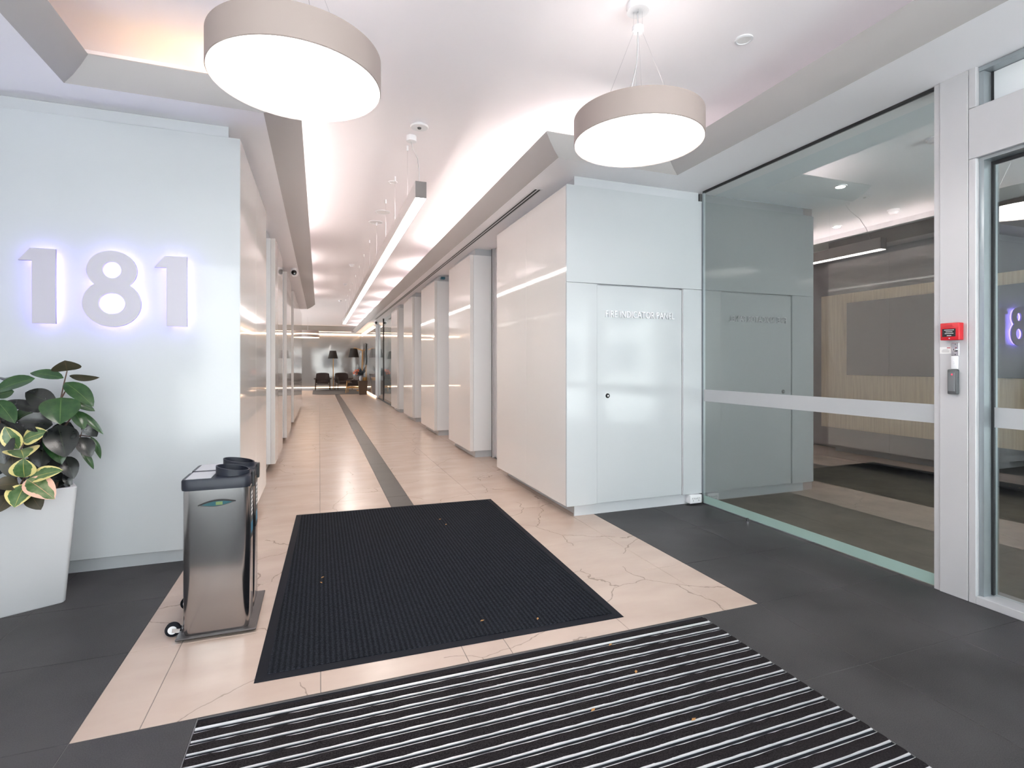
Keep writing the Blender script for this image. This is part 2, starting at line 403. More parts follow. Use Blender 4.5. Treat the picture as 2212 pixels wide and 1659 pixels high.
# charcoal tiles round the beige inset
def dark_rows(x0,x1,y0,y1):
    gx=[XR+T*k for k in range(-9,4)]; gl=[XL-T*k for k in range(0,4)]
    g=sorted(set([round(v,4) for v in gl+[XL]+[XR,XR+T]])) if x1<=XL+.01 else sorted(round(v,4) for v in gx)
    g=[x0]+[v for v in g if x0+.06<v<x1-.04]+[x1]
    gy=[y0]+[v for v in sorted(YF+T*k for k in range(-8,4)) if y0+.02<v<y1-.02]+[y1]
    for a in range(len(g)-1):
        for c in range(len(gy)-1): tile('basalt_tile',g[a],g[a+1],gy[c],gy[c+1],M['basalt'],random.uniform(-.0004,0))
dark_rows(XW-.15,XL,YF,4.18); dark_rows(XR,XG+.0,YF,4.18)
dark_rows(XW-.15,XL,YD,YF)
MX0,MX1,MY1,MY0=-.437,1.925,2.280,-.95
# between XL and mat, and mat and XG
for x0,x1 in ((XL,MX0),(MX1,XG)):
    dark_rows(x0,x1,YD,YF)
tile('basalt_tile',MX0,MX1,YD,MY0,M['basalt']); tile('basalt_tile',MX0,MX1,MY1,YF,M['basalt'])

# ------------------------------------------------------------------ ceiling, soffits, cove lips
ce=struct(add('ceiling',B().box(XW-.27,XG+.2,YD,YFAR+.2,CEIL,CEIL+.08).box(-6,XW-.27,16.8,YFAR+.2,CEIL,CEIL+.08),M['ceil']),'white raised coffer ceiling')
b=B()
for a in ((XW-.27,-1.43,YD,3.85),(XW-.27,-.35,3.85,17.1)): b.box(a[0],a[1],a[2],a[3],SOF,SOF+.03)
sl=add('soffit',b,M['soffit'],ce); 
b=B()
for a in ((2.98,XG+.2,YD,3.85),(1.82,XG+.2,3.85,YFAR)): b.box(a[0],a[1],a[2],a[3],SOF,SOF+.03)
sr=add('soffit',b,M['soffit'],ce)
b=B()   # upstands behind the cove lips
for a in ((XW-.1,-1.75,YD,4.15),(XW-.1,-.68,4.15,17.1)): b.box(a[0],a[1],a[2],a[3],SOF+.031,CEIL-.001)
add('cove_upstand',b,M['ceil'],ce)
b=B()
for a in ((3.3,XG+.2,YD,4.15),(2.15,XG+.2,4.15,YFAR)): b.box(a[0],a[1],a[2],a[3],SOF+.031,CEIL-.001)
add('cove_upstand',b,M['ceil'],ce)
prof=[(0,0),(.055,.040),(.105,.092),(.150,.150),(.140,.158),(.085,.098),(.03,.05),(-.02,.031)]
def lip(path_fn):
    b=B(); P=[]
    for d,z in prof+[prof[0]]:
        P.append([(x,y,SOF+z) for x,y in path_fn(d)])
    b.grid(P)
    for e in (0,-1):
        k=len(b.v); b.v+=[row[e] for row in P[:-1]]; b.f.append(tuple(range(k,k+len(prof))))
    return b
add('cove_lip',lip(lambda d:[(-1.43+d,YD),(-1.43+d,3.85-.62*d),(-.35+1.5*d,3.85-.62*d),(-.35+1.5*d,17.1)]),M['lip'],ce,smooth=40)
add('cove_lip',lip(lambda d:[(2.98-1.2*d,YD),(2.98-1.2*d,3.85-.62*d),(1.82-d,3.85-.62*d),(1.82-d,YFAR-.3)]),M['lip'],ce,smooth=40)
# LED strips lying on the soffits behind the lips
def led(x0,x1,y0,y1,m,label,group):
    return tag(hull_box('led_strip',(x0,x1,y0,y1,SOF+.032,SOF+.046),m),label,'light',group)
segR=[(4.3,8.8)]+[(10.25+2.5*k,11.3+2.5*k) for k in range(8)]
segL=[(4.3,8.4)]+[(10.2+2.5*k,11.2+2.5*k) for k in range(3)]
for a,c in segR: led(1.93,1.95,a,min(c,29),M['cove'],'white cove light strip hidden behind the corridor lip above the white columns','cove strips above the columns')
for a,c in segL: led(-.52,-.50,a,c,M['cove'],'white cove light strip hidden behind the corridor lip on the number wall side','cove strips on the number wall side')
led(-1.05,-.45,3.95,3.97,M['warm'],'amber cove light strip behind the ceiling lip above the number sign',None)
led(2.0,2.6,3.98,4.0,M['cove'],'short cove light strip behind the ceiling lip above the fire panel door',None)

# ------------------------------------------------------------------ right wall: fire panel block and columns
wr=struct(add('wall_right',B().box(2.16,XG-.0,4.19,6.0,0,SOF-.001),M['kick']),'white block housing the fire panel')
def side_panels(parent,x,ylist,z0=PB,z1=PT,sgn=1,th=.06):
    for a,c in ylist: hull_box('glass_panel',(x,x+sgn*th,a+.0012,c-.0012,z0,z1),M['gloss_c'],parent,.0015)
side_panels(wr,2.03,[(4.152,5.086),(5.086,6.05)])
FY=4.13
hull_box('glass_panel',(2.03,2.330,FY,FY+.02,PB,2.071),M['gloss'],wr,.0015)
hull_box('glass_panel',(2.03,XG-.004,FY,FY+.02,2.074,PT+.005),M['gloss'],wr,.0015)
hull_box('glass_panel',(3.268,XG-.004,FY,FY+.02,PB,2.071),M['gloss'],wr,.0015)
hull_box('block_core',(2.09,2.325,4.15,6.04,PB+.002,PT),M['kick'],wr)
hull_box('plinth',(2.127,XG-.01,4.175,4.19,0,PB+.02),M['kick'],wr)
hull_box('head_strip',(2.127,XG-.01,4.175,4.19,PT-.01,SOF-.002),M['kick'],wr)
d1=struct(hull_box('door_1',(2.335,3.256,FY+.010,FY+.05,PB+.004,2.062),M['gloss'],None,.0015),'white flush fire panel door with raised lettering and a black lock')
hull_box('door_jamb',(3.2605,3.2675,FY+.006,FY+.05,PB,2.071),M['alu'],d1)
lk=add('lock',B().lathe([(.0001,-.008),(.016,-.010),(.021,-.005),(.022,0)],24,(2.445,FY+.012,1.066),'Y'),M['black'],d1,smooth=40)
add('keyhole',B().cyl(.006,-.012,-.008,12,(2.445,FY+.012,1.066),'Y'),M['chrome'],lk)
def text_mesh(s, width, height, depth, loc, material, name, parent, rot=(math.pi/2,0,0), bevel=0, space=1.0):
    c=bpy.data.curves.new('t','FONT'); c.body=s; c.size=1; c.extrude=.5; c.space_character=space; c.bevel_depth=bevel; c.resolution_u=4
    o=bpy.data.objects.new('t',c); COL.objects.link(o)
    bpy.context.view_layer.update()
    me=bpy.data.meshes.new_from_object(o.evaluated_get(bpy.context.evaluated_depsgraph_get()))
    bpy.data.objects.remove(o)
    xs=[v.co.x for v in me.vertices]; ysv=[v.co.y for v in me.vertices]
    x0,x1,y0,y1=min(xs),max(xs),min(ysv),max(ysv)
    me.transform(Matrix.Translation((-(x0+x1)/2,-(y0+y1)/2,0)))
    me.transform(Matrix.Diagonal((width/(x1-x0),height/(y1-y0),depth,1)))
    me.transform(Matrix.Rotation(rot[2],4,'Z')@Matrix.Rotation(rot[0],4,'X'))
    me.materials.clear(); me.materials.append(material); me.name=name
    ob=link(name,me,None,parent); ob.location=Vector(loc)-(wpos(parent) if parent else Vector()); return ob
text_mesh('FIRE INDICATOR PANEL',.742,.060,.016,(2.789,FY+.000,1.806),M['plastic'],'lettering',d1)
# power outlet beside the plinth
t=thing('power_outlet','small white double power outlet at the foot of the white wall beside the glass','outlet',(3.39,4.12,.02))
hull_box('faceplate',(3.320,3.455,4.095,4.176,.018,.098),M['plastic'],t,.004,seg=2)
for x in (3.355,3.42):
    b=B()
    for k in (-1,1): b.cbox((x+k*.010,4.0945,.066),(.003,.002,.012))
    b.cbox((x,4.0945,.045),(.003,.002,.012)); add('socket_holes',b,M['black'],t)
for x in (3.380,3.395): hull_box('rocker_switch',(x-.004,x+.004,4.092,4.096,.058,.07),M['kick'],t)
# columns further along the right side
wc=struct(add('wall_columns',B().box(2.40,2.46,6.0,21.6,0,SOF-.001),M['recess']),'recessed pale wall behind the white columns')
for (a,c) in ((7.258,8.572),(9.739,11.103),(12.238,13.565),(14.757,16.058)):
    hull_box('column_core',(2.08,2.405,a+.01,c-.01,PB,PT),M['kick'],wc)
    hull_box('glass_panel',(2.03,2.08,a,c,PB,PT),M['gloss_c'],wc,.0015)
    hull_box('glass_panel',(2.083,2.36,a,a+.012,PB,PT),M['gloss_w'],wc,.0012)
    hull_box('plinth',(2.12,2.405,a+.05,c-.05,0,PB+.005),M['kick'],wc)
    hull_box('head_strip',(2.12,2.405,a+.05,c-.05,PT-.005,SOF-.002),M['kick'],wc)
for (a,c) in ((6.06,7.25),(8.58,9.73),(11.11,12.23),(13.575,14.75)):
    hull_box('recess_pane',(2.375,2.395,a,c,.02,SOF-.03),M['alu'],wc)
    for y in (a+.03,c-.03): hull_box('recess_frame',(2.35,2.395,y-.02,y+.02,.0,SOF-.01),M['alu'],wc)
hull_box('shadow_gap',(2.345,2.352,7.225,7.235,0,SOF-.005),M['gasket'],wc)
tag(hull_box('motion_sensor',(2.14,2.22,9.66,9.735,2.95,2.995),M['teal'],None,.008),'small teal sensor box tucked above the second white column','sensor')
# far right: glazed side entrance and far column
w2=struct(hull_box('window_2',(2.20,2.215,16.1,21.4,.03,SOF-.02),M['glass']),'glazed side entrance beyond the last white column')
for y,m_ in ((16.12,'alu'),(19.6,'darkpaint'),(21.38,'alu')): hull_box('mullion',(2.18,2.235,y-.02,y+.02,0,SOF-.005),M[m_],w2)
hull_box('sill_rail',(2.17,2.245,16.15,21.35,0,.03),M['darkpaint'],w2)
wf=struct(hull_box('wall_far_right',(2.14,2.60,21.5,YFAR,.1,PT+.03),M['taupe']),'glossy wall beside the lounge')
hull_box('glass_panel',(2.10,2.137,21.5,25.5,.1,PT),M['taupe'],wf,.0015); hull_box('glass_panel',(2.10,2.137,25.5,YFAR-.01,.1,PT),M['taupe'],wf,.0015)
hull_box('glass_panel',(2.10,2.38,21.47,21.497,.1,PT),M['gloss_w'],wf,.0015)
hull_box('plinth',(2.17,2.6,21.55,YFAR,0,.1),M['kick'],wf)
tag(hull_box('wall_light_strip',(2.135,2.165,22.0,29.4,.02,.05),M['far']),'warm floor-level light strip under the glossy wall beside the lounge','light')
tag(hull_box('wall_light_strip',(2.02,2.05,21.6,29.4,2.86,2.90),M['far']),'warm high light strip under the soffit along the glossy lounge side wall','light')

# ------------------------------------------------------------------ left wall: number sign wall and panels
wl=struct(add('wall_left',B().box(XW-.15,-.62,4.17,5.95,0,SOF-.001).box(-.95,-.90,5.95,17.7,0,SOF-.001),M['kick']),'white wall core beside the corridor')
SY=4.085
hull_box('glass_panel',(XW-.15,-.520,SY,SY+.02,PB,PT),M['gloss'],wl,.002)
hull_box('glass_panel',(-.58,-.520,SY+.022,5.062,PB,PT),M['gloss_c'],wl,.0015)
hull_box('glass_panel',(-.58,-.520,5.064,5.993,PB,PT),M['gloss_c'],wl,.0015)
hull_box('block_core',(-.9,-.585,SY+.03,5.98,PB+.01,PT-.002),M['kick'],wl)
hull_box('plinth',(XW-.15,-.60,4.158,4.17,0,PB+.02),M['kick'],wl)
hull_box('head_strip',(XW-.15,-.602,4.158,4.17,PT-.01,SOF-.002),M['kick'],wl)
for k,(a,c) in enumerate(((7.18,8.584),(9.67,11.13),(12.214,17.75))):
    hull_box('column_core',(-.9,-.572,a+.01,c-.01,PB,PT),M['kick'],wl)
    if c-a<3: hull_box('glass_panel',(-.57,-.52,a,c,PB,PT),M['gloss_c'],wl,.0015)
    else:
        n=6
        for i in range(n): hull_box('glass_panel',(-.57,-.52,a+(c-a)/n*i+.002,a+(c-a)/n*(i+1)-.002,PB,PT),M['gloss_c'],wl,.0015)
    hull_box('glass_panel',(-.85,-.573,a,a+.012,PB,PT),M['gloss_w'],wl,.0012)
    hull_box('plinth',(-.9,-.64,a+.05,c-.02,0,PB+.005),M['recess'],wl)
    hull_box('head_strip',(-.9,-.62,a+.05,c-.02,PT-.005,SOF-.002),M['kick'],wl)
for (a,c) in ((6.0,7.17),(8.59,9.66),(11.14,12.2)): hull_box('recess_pane',(-.90,-.88,a,c,.02,SOF-.03),M['alu'],wl)

# number sign
def eight():
    pts=[]
    return pts
def curve2d(name, polys, ext):
    c=bpy.data.curves.new(name,'CURVE'); c.dimensions='2D'; c.fill_mode='BOTH'; c.extrude=ext/2
    for P in polys:
        s=c.splines.new('POLY'); s.points.add(len(P)-1); s.use_cyclic_u=True
        for i,(x,z) in enumerate(P): s.points[i].co=(x,z,0,1)
    o=bpy.data.objects.new('t',c); COL.objects.link(o); bpy.context.view_layer.update()
    me=bpy.data.meshes.new_from_object(o.evaluated_get(bpy.context.evaluated_depsgraph_get()))
    bpy.data.objects.remove(o); me.transform(Matrix.Rotation(math.pi/2,4,'X')); return me
def ell(cx,cz,rx,rz,n=48): return [(cx+rx*math.cos(2*math.pi*i/n),cz+rz*math.sin(2*math.pi*i/n)) for i in range(n)]
def one(g=0):   # local: right edge of the stem at x=0, foot at z=0
    w=.118
    return [[(0-g,0+g),(0-g,.463-g),(-.128+g*.4,.463-g),(-.185+g*1.6,.385+g),(-w+g,.385+g),(-w+g,0+g)]]
def eightp(g=0):
    top=(.0,.362,.136-g,.126-g); bot=(.0,.150,.158-g,.150-g)
    import cmath
    P=[]; n=120
    for i in range(n):
        a=2*math.pi*i/n+math.pi/2
        d=(math.cos(a),math.sin(a)); best=0
        o=(0,.262)
        for cx,cz,rx,rz in (top,bot):
            ox,oz=(o[0]-cx)/rx,(o[1]-cz)/rz; dx,dz=d[0]/rx,d[1]/rz
            A=dx*dx+dz*dz; Bq=2*(ox*dx+oz*dz); Cq=ox*ox+oz*oz-1; D=Bq*Bq-4*A*Cq
            if D>=0: best=max(best,(-Bq+math.sqrt(D))/(2*A))
        P.append((o[0]+d[0]*best,o[1]+d[1]*best))
    return [P,ell(0,.365,.050+g,.052+g),ell(0,.150,.071+g,.067+g)]
digs=[('one',-1.537,1.602,'white halo-lit numeral one on the white wall above the potted plant'),
      ('eight',-1.246,1.589,'white halo-lit numeral eight between the two numeral ones'),
      ('one',-.829,1.602,'white halo-lit numeral one on the white wall nearest the corridor corner')]
for k,x,z,lab in digs:
    t=thing('sign_numeral',lab,'sign',(x,SY-.04,z),'building number numerals')
    pf=one if k=='one' else eightp
    me=curve2d('numeral_face',pf(0),.016); o=link('numeral_face',me,M['numface'],t); o.location=(0,-.012,0)
    me=curve2d('light_core',pf(.012),.022); o=link('light_core',me,M['halo'],t); o.location=(0,.008,0)

# ------------------------------------------------------------------ far end wall and lounge shell
wb=struct(add('wall_far',B().box(-6,2.6,YFAR,YFAR+.15,0,CEIL),M['taupe']),'glossy pale far wall of the lounge')
for i in range(5): hull_box('glass_panel',(-6+1.62*i,-6+1.62*(i+1)-.004,YFAR-.03,YFAR-.001,.16,2.86),M['taupe'],wb,.0015)
hull_box('ledge',(-6,2.1,YFAR-.30,YFAR-.02,0,.10),M['recess'],wb)
hull_box('cove_shelf',(-6,2.1,YFAR-.5,YFAR-.02,2.98,3.06),M['lip'],wb)
tag(hull_box('wall_light_strip',(-5.9,2.09,YFAR-.06,YFAR-.032,.105,.145),M['far']),'warm light strip along the foot of the far lounge wall','light')
tag(hull_box('wall_light_strip',(-5.9,2.09,YFAR-.12,YFAR-.04,2.90,2.97),M['far']),'warm light strip along the top of the far lounge wall','light')
tag(hull_box('led_strip',(-5.9,1.6,YFAR-.35,YFAR-.33,3.062,3.08),M['far']),'white cove light strip above the shelf on the far lounge wall','light')
wlo=struct(add('wall_lounge_left',B().box(-6.1,-6,17.6,YFAR,0,.3).box(-6.1,-6,17.6,YFAR,2.8,CEIL),M['white']),'side wall of the lounge')
wll=struct(add('wall_lounge_return',B().box(-6,-.92,17.55,17.75,0,CEIL-.001),M['gloss_c']),'return wall at the end of the left panels')
w3=struct(hull_box('window_3',(-6.06,-6.05,17.7,YFAR,.3,2.8),M['clear']),'lounge window')
for k in range(6): hull_box('mullion',(-6.09,-6.02,17.8+2.3*k,17.86+2.3*k,.3,2.8),M['alu2'],w3)

# ------------------------------------------------------------------ glass screen and entrance door on the right
g1=struct(hull_box('window_1',(XG,XG+.012,2.082,4.122,.012,SOF-.006),M['glass']),'frameless tinted glass screen beside the fire panel wall')
hull_box('frosted_band',(XG-.0015,XG-.0004,2.082,4.118,.995,1.108),M['frost'],g1)
hull_box('frosted_foot',(XG-.0015,XG-.0004,2.082,4.118,.014,.085),M['greenfrost'],g1)
hull_box('floor_channel',(XG-.008,XG+.02,2.082,4.122,0,.012),M['chrome'],g1)
hull_box('head_channel',(XG-.004,XG+.016,2.082,4.122,SOF-.022,SOF-.002),M['gasket'],g1)
hull_box('wall_channel',(XG-.004,XG+.016,4.106,4.124,0.012,SOF-.022),M['alu2'],g1)
t1=struct(hull_box('trim_1',(XG-.022,XG+.16,1.900,2.045,0,SOF-.001),M['alu'],None,.002),'silver aluminium post beside the glass screen')
hull_box('edge_fin',(XG-.014,XG+.15,2.047,2.080,0,SOF-.001),M['alu'],t1,.0015)
# entrance door frame
d2=struct(hull_box('door_2',(XG-.022,XG+.15,1.862,1.897,0,2.513),M['alu'],None,.0015),'aluminium framed glass entrance door with fanlight')
hull_box('transom',(XG-.022,XG+.15,.40,1.897,2.515,2.80),M['alu'],d2,.0015)
hull_box('upper_jamb',(XG-.022,XG+.15,1.862,1.897,2.802,SOF-.001),M['alu'],d2,.0015)
hull_box('jamb_reveal',(XG+.006,XG+.13,1.838,1.861,.04,2.514),M['alu2'],d2)
hull_box('jamb_reveal',(XG+.006,XG+.13,1.838,1.861,2.802,SOF-.03),M['alu2'],d2)
hull_box('head_reveal',(XG+.002,XG+.13,.42,1.860,2.495,2.514),M['alu2'],d2)
hull_box('head_reveal',(XG+.002,XG+.13,.42,1.860,SOF-.028,SOF-.004),M['alu2'],d2)
hull_box('sill',(XG-.022,XG+.12,.40,1.861,0,.045),M['alu'],d2,.002)
hull_box('gasket',(XG+.07,XG+.09,1.826,1.838,.05,2.494),M['gasket'],d2)
hull_box('gasket',(XG+.07,XG+.09,.45,1.826,2.475,2.494),M['gasket'],d2)
hull_box('gasket',(XG+.07,XG+.09,1.826,1.838,2.805,SOF-.03),M['gasket'],d2)
hull_box('door_pane',(XG+.075,XG+.087,.45,1.826,.05,2.474),M['glass'],d2)
hull_box('fanlight_pane',(XG+.075,XG+.087,.45,1.826,2.805,SOF-.03),M['fanlight'],d2)
hull_box('frosted_band',(XG+.073,XG+.0745,.45,1.824,.995,1.108),M['frost'],d2)
hull_box('jamb',(XG-.022,XG+.15,.36,.40,0,SOF-.001),M['alu'],d2,.0015)
wre=struct(add('wall_right_entrance',B().box(XG-.01,XG+.15,YD,.36,0,SOF-.001),M['white']),'white wall beside the entrance door')
hull_box('wall_upper',(XG,XG+.2,YD,4.15,SOF+.0005,CEIL),M['white'],wre)

# fittings on the post
px=XG-.022
t=thing('fire_call_point','red fire alarm call point with dark glass window on the silver post','alarm',(px,1.968,1.49))
add('housing',B().box(px-.045,px,1.920,2.016,1.490,1.590),M['red'],t,.004,seg=2)
add('window_glass',B().box(px-.047,px-.044,1.936,2.004,1.510,1.556),M['black'],t)
b=B()
for i,w in enumerate((.050,.034,.044)): b.box(px-.0482,px-.0468,1.968-w/2,1.968+w/2,1.547-.010*i,1.550-.010*i)
b.box(px-.0482,px-.0468,1.957,1.979,1.515,1.518); add('print_lines',b,M['paper'],t)
b=B(); b.box(px-.0462,px-.0448,1.952,1.984,1.574,1.577).box(px-.0462,px-.0448,1.945,1.991,1.566,1.569); add('print_lines',b,M['redink'],t)
add('test_key_slot',B().cyl(.003,-.0465,-.044,10,(px,1.968,1.500),'X'),M['plastic'],t)
t=thing('key_switch','stainless steel key switch plate below the red call point','switch',(px,1.960,1.40))
add('plate',B().box(px-.004,px,1.942,1.981,1.400,1.474),M['steel'],t,.0015)
add('lock_barrel',B().lathe([(.0001,-.018),(.009,-.018),(.011,-.010),(.013,-.004)],20,(px,1.961,1.436),'X'),M['chrome'],t,smooth=40)
add('key_slot',B().box(px-.0195,px-.017,1.9605,1.9625,1.431,1.441),M['black'],t)
for z in (1.407,1.467): add('screw',B().cyl(.0025,-.006,-.004,8,(px,1.961,z),'X'),M['black'],t)
t=thing('notice_label','small white printed notice sticker beside the key switch','label',(px,2.01,1.41))
add('paper',B().box(px-.0015,px,1.984,2.043,1.413,1.452),M['paper'],t)
b=B()
for i,w in enumerate((.030,.040,.036)): b.box(px-.0022,px-.0014,2.013-w/2,2.013+w/2,1.434-.006*i,1.436-.006*i)
add('print_lines',b,M['ink'],t)
add('print_logo',B().box(px-.0022,px-.0014,1.987,2.005,1.444,1.449),M['redink'],t)
t=thing('exit_button','white push-to-exit button between key switch and card reader','switch',(px,1.961,1.32))
add('plate',B().box(px-.014,px,1.945,1.979,1.322,1.399),M['plastic'],t,.004,seg=2)
add('button',B().lathe([(.0001,-.019),(.007,-.019),(.009,-.014)],18,(px,1.962,1.361),'X'),M['plastic'],t,smooth=40)
t=thing('card_reader','dark grey card reader with tiny red light on the silver post','reader',(px,1.963,1.17))
add('housing',B().box(px-.026,px,1.941,1.991,1.176,1.320),M['grey'],t,.006,seg=2)
add('face_panel',B().box(px-.0285,px-.025,1.951,1.985,1.192,1.303),mat('reader_face',(.16,.165,.175),.45),t,.002)
add('indicator',B().box(px-.0295,px-.028,1.961,1.967,1.288,1.294),emis('red_indicator',(1,.02,.05),1.2,(.5,.02,.03)),t)
t=thing('door_stop','small black floor door stop beside the glass screen','door stop',(3.36,3.47,0))
add('stop_base',B().cyl(.018,0,.012,16,(3.432,3.50,0)),M['chrome'],t,smooth=40)
add('stop_pin',B().lathe([(.014,.012),(.013,.03),(.009,.036),(.0001,.037)],16,(3.432,3.50,0)),M['black'],t,smooth=40)

# ------------------------------------------------------------------ room seen through the glass
wra=struct(add('wall_annex',B().box(7.0,7.1,YD,9,0,SOF+.1),M['darkpaint']),'dark wall of the adjoining foyer')
hull_box('wood_panelling',(6.50,6.99,1.0,5.30,.50,2.28),M['wood'],wra)
hull_box('dark_upper',(6.56,6.99,.9,5.24,2.285,SOF-.01),mat('smoke_grey_panel',(.045,.042,.04),.35),wra)
hull_box('dark_lower',(6.56,6.99,.9,5.24,.10,.495),mat('smoke_grey_base',(.05,.046,.044),.4),wra)
hull_box('dark_screen',(6.47,6.498,1.6,4.91,1.21,2.15),mat('dark_grey_board',(.018,.017,.017),.3),wra,.004)
struct(add('wall_annex_back',B().box(5.6,7.0,8.9,9,0,SOF+.1),M['darkpaint']),'dark back wall of the adjoining foyer')
wan=struct(add('wall_annex_block',B().box(XG+.02,5.0,4.19,8.9,0,SOF-.003),M['greypaint']),'grey painted block in the adjoining foyer')  # added where the mirrored fire wall falls, sets the reflection's tone
hull_box('wall_panel',(XG+.02,4.95,4.13,4.188,PB,PT),M['greypaint'],wan)
struct(add('floor_annex',B().box(XG+.021,7.0,YD,8.9,-.009,.001),M['brownfloor']),'worn brown floor of the adjoining foyer')
ca=struct(add('ceiling_annex',B().box(XG+.2,7.1,YD,8.9,SOF,SOF+.06),mat('annex_ceiling_paint',(.80,.86,.90),.7)),'pale ceiling of the adjoining foyer')
struct(add('wall_annex_front',B().box(XG+.15,7.1,YD-.1,YD,2.75,SOF).box(XG+.15,7.1,YD-.1,YD,0,.05),M['greypaint']),'front wall of the adjoining foyer')
struct(hull_box('window_6',(XG+.15,7.1,YD-.06,YD-.05,.05,2.75),M['clear']),'street glazing of the adjoining foyer')
for k,(x,y) in enumerate(((4.6,3.55),(5.6,3.2),(5.9,4.6),(4.6,1.6))):
    t=thing('downlight','recessed round downlight in the adjoining foyer ceiling','light',(x,y,SOF-.02),'downlights in the adjoining foyer')
    add('ring',B().lathe([(.055,0),(.055,-.008),(.040,-.010),(.038,.0)],28,(x,y,SOF),'Z',True),M['plastic'],t,smooth=40)
    add('lens',B().cyl(.037,-.013,-.002,24,(x,y,SOF)),emis('downlight_lens',(1,.9,.78),14),t)
def smoke(name,label,x,y,z,r=.055,h=.045,grp=None):
    t=thing(name,label,'detector',(x,y,z-h),grp)
    add('base',B().cyl(r,-h*.35,0,28,(x,y,z)),M['plastic'],t,smooth=40)
    add('sensor_dome',B().lathe([(r*.82,-h*.35),(r*.80,-h*.6),(r*.62,-h*.8),(r*.55,-h),(.0001,-h*1.02)],28,(x,y,z)),M['plastic'],t,smooth=40)
    return t
smoke('smoke_detector','white smoke detector on the adjoining foyer ceiling beside the dark wall',5.85,3.9,SOF,.06,.05)
smoke('smoke_detector','round white detector on the adjoining foyer ceiling close to the glass screen',4.3,2.55,SOF,.07,.04)

# ------------------------------------------------------------------ entrance front behind the camera, street
en=struct(add('wall_entrance',B().box(XW-.27,XG,YD-.15,YD,2.98,CEIL),M['white']),'lintel over the street entrance')
w4=struct(add('window_4',B().box(XW-.15,XG,YD-.06,YD-.05,.05,2.98),M['clear']),'glazed street front')
for x in (XW+.03,-.5,.75,2.0,XG-.03): hull_box('mullion',(x-.03,x+.03,YD-.10,YD-.01,0,2.98),M['alu'],w4)
hull_box('sill_rail',(XW,XG,YD-.10,YD-.01,0,.05),M['alu'],w4)
struct(add('wall_foyer_left',B().box(XW-.27,XW-.15,YD-.15,4.19,0,SOF-.001),M['white']),'white side wall of the foyer')
struct(add('ground',B().box(-40,40,-40,YD-.16,-.30,-.12).box(-40,-6.2,YD-.16,40,-.30,-.12),M['pave']),'street paving')
bd=thing('street_building','grey building across the street behind the entrance','building',(0,-16,-.12))
add('wall',B().box(-22,22,-18,-16,-.12,7.6),M['brick'],bd)
for i in range(12):
    for z in (.9,3.5,5.6): hull_box('window',(-20+3.4*i,-18+3.4*i,-16.03,-15.99,z,z+1.7),M['windowfar'],bd)
# ------------------------------------------------------------------ round pendants
def round_pendant(x,y,z0,r,h,label):
    t=thing('round_pendant',label,'pendant light',(x,y,z0),'round pendant lamps')
    z1=z0+h
    add('drum_shell',B().lathe([(r-.008,z0+.006),(r-.004,z0),(r,z0+.004),(r,z1),(r-.02,z1+.002),(.0001,z1+.002)],96,(x,y,0)),M['lampshell'],t,smooth=40)
    add('diffuser',B().cyl(r-.009,z0+.004,z0+.010,96,(x,y,0)),M['disc'],t,smooth=40)
    add('uplight',B().cyl(r*.55,z1+.003,z1+.008,48,(x,y,0)),M['uplight'],t)
    hz=3.24
    add('suspension_hub',B().cyl(.032,hz,hz+.028,28,(x,y,0)),M['plastic'],t,smooth=40)
    add('ceiling_rose',B().cyl(.062,CEIL-.045,CEIL-.001,32,(x,y,0)),M['plastic'],t,smooth=40)
    for k in range(4):
        a=math.radians(45+90*k)+.3; dx,dy=math.cos(a),math.sin(a)
        add('wire',B().tube([(x+dx*.024,y+dy*.024,CEIL-.045),(x+dx*.024,y+dy*.024,hz),(x+dx*r*.60,y+dy*r*.60,z1)],.0013,5),M['chrome'],t)
    add('cable',B().tube([(x,y,CEIL-.045),(x-.004,y,hz+.1),(x,y,hz+.02),(x+.002,y,hz-.08),(x-.008,y,hz-.18),(x-.05,y-.01,hz-.34),(x-.055,y-.02,z1)],.0032,7),M['alu'],t,smooth=60)
    return t
round_pendant(1.70,2.545,2.605,.362,.142,'large round pendant lamp hanging near the fire panel wall and glass screen')
round_pendant(-.092,2.53,2.600,.362,.142,'large round pendant lamp hanging near the number sign wall')
# linear pendant
LX,LZ=.775,2.70; LY0,LY1=4.25,18.4
t=thing('linear_pendant','long straight pendant light hanging along the corridor ceiling','pendant light',(LX,LY0,LZ))
add('channel_shell',B().box(LX-.045,LX+.045,LY0,LY1,LZ+.004,LZ+.138),M['darkshell'],t,.0015)
add('end_cap',B().box(LX-.0445,LX+.0445,LY0-.003,LY0-.0002,LZ+.004,LZ+.137),mat('dark_end_cap',(.20,.175,.17),.5),t)
add('uplight',B().box(LX-.03,LX+.03,LY0+.02,LY1-.02,LZ+.1385,LZ+.141),M['luplight'],t)  # unseen strip added on top to brighten the ceiling
add('diffuser',B().box(LX-.042,LX+.042,LY0+.004,LY1-.004,LZ-.002,LZ+.004),M['line'],t)
add('ceiling_rose',B().cyl(.045,CEIL-.05,CEIL-.001,28,(LX,4.72,0)),M['plastic'],t,smooth=40)
add('cable',B().tube([(LX,4.72,CEIL-.05),(LX+.004,4.66,3.26),(LX+.02,4.52,3.12),(LX+.02,4.44,2.98),(LX+.01,4.40,LZ+.138)],.003,7),M['alu'],t,smooth=60)
for y in (4.94,5.80,6.65,7.75,8.9,10.1,11.3,12.5,13.7,14.9,16.1,17.3):
    w=add('wire',B().tube([(LX,y,CEIL-.05),(LX,y,LZ+.138)],.0014,5),M['chrome'],t)
    add('wire_anchor',B().cyl(.009,CEIL-.05,CEIL-.001,10,(LX,y,0)),M['plastic'],w)
    add('wire_grip',B().cyl(.004,LZ+.138,LZ+.18,8,(LX,y,0)),M['grey'],w)
